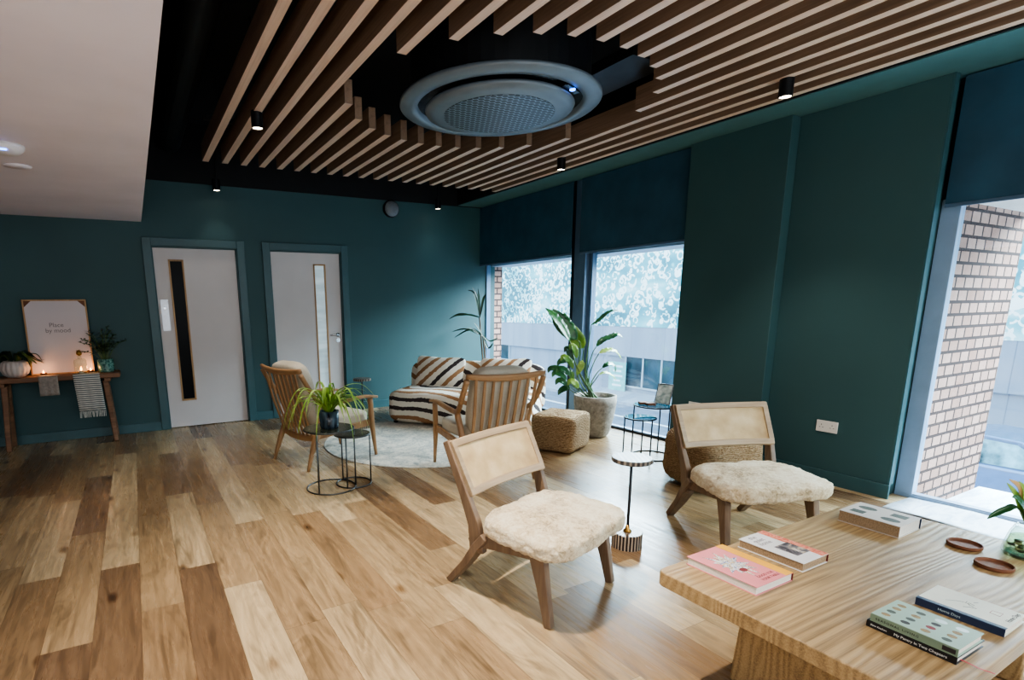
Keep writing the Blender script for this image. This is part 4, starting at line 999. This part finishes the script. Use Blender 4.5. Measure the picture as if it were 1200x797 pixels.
text('spine_title', 'Home Days', .011, 'ink_silver', bk, Matrix.Translation((-.0792, .02, .012)) @ Matrix.Rotation(-PI/2, 4, 'Z') @ Matrix.Rotation(PI/2, 4, 'X'), depth=.0003)

def coaster(lab, loc):
    o = obj('coaster', MB().lathe([(0, 0), (.048, 0), (.053, .006), (.053, .016), (.049, .016), (.046, .007), (0, .006)], 40), 'coaster_wood', smooth=False, bevel=.001); o.location = loc
    tag(o, lab, 'coaster', 'round wooden coasters')
coaster('round dark wooden coaster on the coffee table, the one farther from the glass vase', (2.742, .752, TZ))
coaster('round dark wooden coaster on the coffee table, right beside the glass vase', (2.612, .630, TZ))
# glass vase with succulent
vs = thing('glass_vase', 'low glass vase with pebbles and a leafy succulent at the table edge', 'vase', (2.842, .598, TZ))
obj('glass_bowl', MB().lathe([(0, 0), (.074, 0), (.080, .008), (.078, .03), (.066, .085), (.056, .11), (.052, .115), (.050, .112), (.060, .085), (.072, .03), (.072, .008), (0, .006)], 48), 'clear_glass', vs, smooth=True)
obj('water', MB().lathe([(0, .009), (.070, .009), (.0705, .03), (.063, .068), (0, .068)], 32), 'water', vs, smooth=False)
for k in range(34):
    a = random.uniform(0, 2*PI); r = random.uniform(.01, .056); z = random.uniform(.018, .055)
    obj('pebble', MB().soft((random.uniform(.008, .014), random.uniform(.007, .012), random.uniform(.005, .008)), 2.2, 2), ('slot_black', 'ink_green', 'paper')[k % 3], vs, smooth=True, loc=(r*math.cos(a), r*math.sin(a), z), rot=(0, 0, a))
VC = V((2.842, .598, TZ))
PC = VC
def vleaf(pts, w, mat, nrm=(-.3, -.5, .9), dep=0.):
    lp = spline([(random.uniform(-.012, .012), random.uniform(-.012, .012), .085)]+[ppt(x, y, dep) for (x, y) in pts], 6); n = len(lp)
    obj('leaf', MB().leaf(lp, [w*max(.08, max(0, math.sin(PI*(.08+.92*i/(n-1))))**.7) for i in range(n)], .45, nrm), mat, vs, smooth=True, solid=.002)
vleaf([(1192, 596), (1178, 598), (1166, 603), (1157, 608)], .012, 'leaf_deep', (-.2, -.4, 1), -.02)
vleaf([(1196, 598), (1189, 580), (1180, 566)], .014, 'leaf_bright', (-.5, -.6, .6))
vleaf([(1198, 595), (1191, 584), (1186, 583)], .012, 'leaf_deep', (-.4, -.6, .7), -.03)
vleaf([(1199, 592), (1194, 572), (1183, 562)], .016, 'bud_peach', (-.5, -.6, .6), .02)
vleaf([(1203, 592), (1200, 575), (1194, 564)], .014, 'leaf_bright', (-.5, -.6, .6), -.01)
vleaf([(1206, 590), (1206, 572), (1205, 560)], .014, 'bud_peach', (-.5, -.6, .6), .01)
vleaf([(1212, 592), (1220, 578), (1228, 570)], .014, 'leaf_deep', (.3, -.6, .6), .0)
vleaf([(1210, 594), (1216, 586), (1226, 588)], .014, 'leaf_bright', (.3, -.6, .6), .03)

# things on the tall glass table
pf = thing('photo_frame', 'small silver photo frame standing on the tall glass side table', 'photo frame', (4.05, 3.22, .475), -1.02)
pf.rotation_euler = (-.34, 0, -1.38)
f = MB(); a, b, t_ = .072, .185, .008
f.box((-a, -.006, 0), (-a+t_, .006, b)).box((a-t_, -.006, 0), (a, .006, b)).box((-a+t_, -.006, 0), (a-t_, .006, t_)).box((-a+t_, -.006, b-t_), (a-t_, .006, b))
obj('frame', f, 'chrome', pf, bevel=.001)
obj('photograph', MB().box((-a+t_, -.003, t_), (a-t_, .003, b-t_)), 'framed_photo', pf)
for i, (x, y, z, lab) in enumerate(((3.925, 3.31, .475, 'brown wooden coaster block on the glass table, left of the photo frame'), (3.935, 3.245, .475, 'brown wooden coaster block on the glass table, nearest the photo frame'))):
    o = obj('coaster_block', MB().box((-.04, -.03, 0), (.04, .03, .022)), 'coaster_wood', bevel=.004); o.location = (x, y, z); o.rotation_euler = (0, 0, -.5+.2*i); tag(o, lab, 'coaster', 'coaster blocks on the glass table')

# ---------------------------------------------------------------- pale mat in the window bay
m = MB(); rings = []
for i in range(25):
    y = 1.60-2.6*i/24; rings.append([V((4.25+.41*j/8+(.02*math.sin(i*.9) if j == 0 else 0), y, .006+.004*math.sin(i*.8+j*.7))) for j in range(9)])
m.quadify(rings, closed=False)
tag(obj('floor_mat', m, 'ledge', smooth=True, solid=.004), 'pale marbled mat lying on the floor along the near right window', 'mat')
# ---------------------------------------------------------------- outside
SZ = -2.4
struct('brick_reveal', MB().box((4.74, 1.60, -.5), (5.80, 2.6, 1.99)), 'brick', 'pale brick pier outside the near window')
struct('brick_jamb', MB().box((4.70, 6.80, -.4), (4.86, 7.4, 2.4)), 'brick', 'pale brick jamb outside the far window')
struct('outer_wall', MB().box((4.76, 2.6, -.4), (4.90, 3.40, 2.0)).box((4.76, -3., 1.992), (5.35, 8., 3.6)), 'brick', 'outer brick wall above the windows')
struct('outer_soffit', MB().box((4.74, -3., 1.97), (5.80, 1.60, 1.99)), 'socket_white', 'white soffit over the near window')
struct('outer_soffit_far', MB().box((4.66, 3.39, 1.90), (5.0, 6.80, 1.988)), 'shop_frame', 'pale soffit over the far windows')
struct('ledge', MB().box((4.74, -3., -.4), (5.9, 1.60, -.13)), 'ledge', 'pale stone ledge outside the near window')
struct('foundation', MB().box((4.44, -3., SZ), (4.74, 8., -.13)), 'brick', 'outer wall below the floor')
struct('road', MB().box((4.74, -25, SZ-.2), (15.9, 70, SZ)), 'road', 'pale grey street below the windows')
struct('pavement', MB().box((15.9, -25, SZ-.2), (18.2, 70, SZ+.10)), 'pavement', 'pavement across the street')
struct('road_marking_1', MB().box((14.1, -25, SZ), (14.25, 70, SZ+.004)), 'road_paint', 'white line along the far kerb')
mm = MB()
for k in range(-6, 18): mm.box((11.4, k*4., SZ), (11.52, k*4.+2., SZ+.004))
struct('road_marking_2', mm, 'road_paint', 'dashed white centre line')
bd = thing('building', 'pale building across the street with teal swirl cladding above a grey band', 'building', (18.0, 16, SZ))
FX = 18.0
zb, zt = at(795, 424, X=FX).z-SZ, at(795, 385, X=FX).z-SZ
obj('upper_cladding', MB().box((0, -40, zt), (3, 50, 15)), 'swirl', bd, label='teal and white swirl cladding')
obj('band', MB().box((.02, -40, zb), (3, 50, zt)), 'band', bd, label='grey panelled band')
obj('ground_floor_wall', MB().box((.15, -40, 0), (3, 50, zb)), 'band', bd)
def shop(px0, px1, py0, py1, pane=2):
    a, b = at(px0, py0, X=FX+.1), at(px1, py1, X=FX+.1); y0, y1 = sorted((a.y, b.y)); z0, z1 = at((px0+px1)/2, py1, X=FX).z-SZ, at((px0+px1)/2, py0, X=FX).z-SZ
    f = MB(); f.box((.05, y0-16, z0), (.15, y1-16, z0+.06)).box((.05, y0-16, z1-.06), (.15, y1-16, z1))
    for k in range(pane+1):
        y = y0+(y1-y0)*k/pane; f.box((.05, y-.03-16, z0), (.15, y+.03-16, z1))
    w_ = obj('shop_window', f, 'shop_frame', bd)
    obj('pane', MB().box((.10, y0-16, z0), (.14, y1-16, z1)), 'shop_glass', w_)
shop(734, 850, 420, 463, 5)
shop(574, 597, 400, 421, 1)
p0, p1 = at(716, 424, X=FX), at(733, 462, X=FX)
pw = thing('shop_poster', 'pale teal poster board beside the shop window across the street', 'poster', (FX-.02, 0, 0))
y0, y1 = sorted((p0.y, p1.y)); zc0, zc1 = at(724, 461, X=FX).z, at(724, 424, X=FX).z
pw.location = (FX-.05, (y0+y1)/2, zc0)
obj('board', MB().box((-.03, -(y1-y0)/2, 0), (.01, (y1-y0)/2, zc1-zc0)), 'poster_green', pw)
for k, wd in enumerate((.62, .5, .66, .4, .55)):
    zz = (zc1-zc0)*(.84-.15*k); obj('text_line', MB().box((-.034, -(y1-y0)/2*wd, zz), (-.031, (y1-y0)/2*wd, zz+.08)), 'road_paint', pw)
# parked car
car = thing('car', 'silver blue car parked on the street outside the near window', 'car', (13.6, 3.35, SZ), 0)
prof = [(-2.1, .28), (2.1, .28), (2.15, .55), (2.05, .85), (1.35, .95), (-.95, .93), (-1.75, .80), (-2.12, .62)]
obj('body', MB().prism(prof, 'x', -.88, .88), 'car_paint', car, bevel=.06, seg=3)
cab = [(1.95, .90), (1.25, 1.30), (.35, 1.44), (-.25, 1.40), (-1.15, .92)]
m = MB(); rings = []
for x, k in ((-.80, 0), (.80, 0)): rings.append([V((x*(1-.16*(z-.9)/.5), y, z)) for (y, z) in cab])
m.quadify(rings); cb_ = obj('cabin', m, 'car_paint', car, bevel=.03, seg=2)
for s in (-1, 1):
    for poly in ([(1.62, .95), (1.15, 1.24), (.42, 1.36), (.40, .95)], [(.32, .95), (.34, 1.365), (-.22, 1.33), (-.85, .96)]):
        obj('side_window', MB().quadify([[V((s*(.805*(1-.16*(z-.9)/.5)+.004), y, z)) for y, z in poly], [V((s*(.80*(1-.16*(z-.9)/.5)-.01), y, z)) for y, z in poly]]), 'car_glass', cb_)
ws = [(-.70, -.33, 1.365), (.70, -.33, 1.365), (.74, -1.08, .985), (-.74, -1.08, .985)]
obj('windscreen', MB().quadify([[V(p)+V((0, -.03, .03)) for p in ws], [V(p) for p in ws]]), 'car_glass', cb_)
for y in (-1.35, 1.35):
    for s in (-1, 1):
        wl = obj('wheel', MB().lathe([(0, -.1), (.30, -.1), (.32, -.07), (.32, .07), (.30, .1), (0, .1)], 28), 'tyre', car, loc=(s*.80, y, .32), rot=(0, PI/2, 0))
        obj('hub', MB().lathe([(0, .10), (.2, .10), (.19, .115), (0, .115)], 24).lathe([(0, -.10), (.2, -.10), (.19, -.115), (0, -.115)], 24), 'chrome', wl)

# ---------------------------------------------------------------- light
world = bpy.data.worlds.new('overcast_sky'); scene.world = world; world.use_nodes = True
nt = world.node_tree; bg = nt.nodes['Background']
tc = nt.nodes.new('ShaderNodeTexCoord'); sx = nt.nodes.new('ShaderNodeSeparateXYZ'); nt.links.new(tc.outputs['Generated'], sx.inputs[0])
rp_ = nt.nodes.new('ShaderNodeValToRGB'); nt.links.new(sx.outputs[2], rp_.inputs[0])
rp_.color_ramp.elements[0].color = (.80, .92, 1, 1); rp_.color_ramp.elements[1].color = (.62, .80, 1, 1)
nt.links.new(rp_.outputs[0], bg.inputs[0]); bg.inputs[1].default_value = 3.0
def area(name, loc, rot, sx_, sy_, e, c=(1, 1, 1), portal=False, spec=1.):
    l = bpy.data.lights.new(name, 'AREA'); l.shape = 'RECTANGLE'; l.size = sx_; l.size_y = sy_; l.energy = e; l.color = c; l.specular_factor = spec
    if portal: l.cycles.is_portal = True
    o = bpy.data.objects.new(name, l); COL.objects.link(o); o.location = loc; o.rotation_euler = rot
# sky portals in the window openings (sampling guides only)
area('window_portal', (4.66, 5.84, .98), (0, PI/2, 0), 1.9, 1.85, 1, portal=True)
area('window_portal', (4.66, 4.05, .98), (0, PI/2, 0), 1.9, 1.3, 1, portal=True)
area('window_portal', (4.74, .30, .98), (0, PI/2, 0), 1.9, 2.7, 1, portal=True)
# room lighting: unseen fill lamps added over the street and around the room
def aim(o, p): o.rotation_euler = (V(p)-o.location).to_track_quat('-Z', 'Y').to_euler()
def sky_fill_lamp(loc, tgt, a, b, e, c):
    area('street_sky_fill', loc, (0, 0, 0), a, b, e, c); o = COL.objects[-1]; aim(o, tgt)  # added lamp that boosts the sky light through the windows
sky_fill_lamp((9.0, 4.6, 4.2), (3.2, 4.6, .3), 9, 2.6, 2600, (.80, .91, 1))
sky_fill_lamp((9.0, -2.0, 4.2), (3.2, -.2, .3), 7, 2.6, 1700, (.80, .91, 1))
area('rear_fill', (.6, YF+.1, 1.5), (PI/2, 0, 0), 6.5, 2.2, 62, (.90, .95, 1), spec=0.)  # added fill in front of a closed wall, no window there
area('upward_fill', (-1.3, -1.4, .9), (PI, 0, 0), .8, .8, 40, (.92, .95, 1), spec=0.)  # added upward fill to lift the plaster and slat undersides
area('upward_fill', (2.2, -1.7, .9), (PI, 0, 0), 1.6, .5, 34, (.94, .96, 1), spec=0.)
area('ceiling_fill', (-1.6, .6, 2.25), (0, 0, 0), 1.6, 1.6, 16, (1, .93, .86))  # added downward fill, no light panel is built here
area('ceiling_fill', (2.3, -1.6, 2.66), (0, 0, 0), 2.4, .8, 50, (1, .95, .9))
scene.view_settings.view_transform = 'AgX'
scene.view_settings.look = 'AgX - Medium High Contrast'
scene.view_settings.exposure = .9
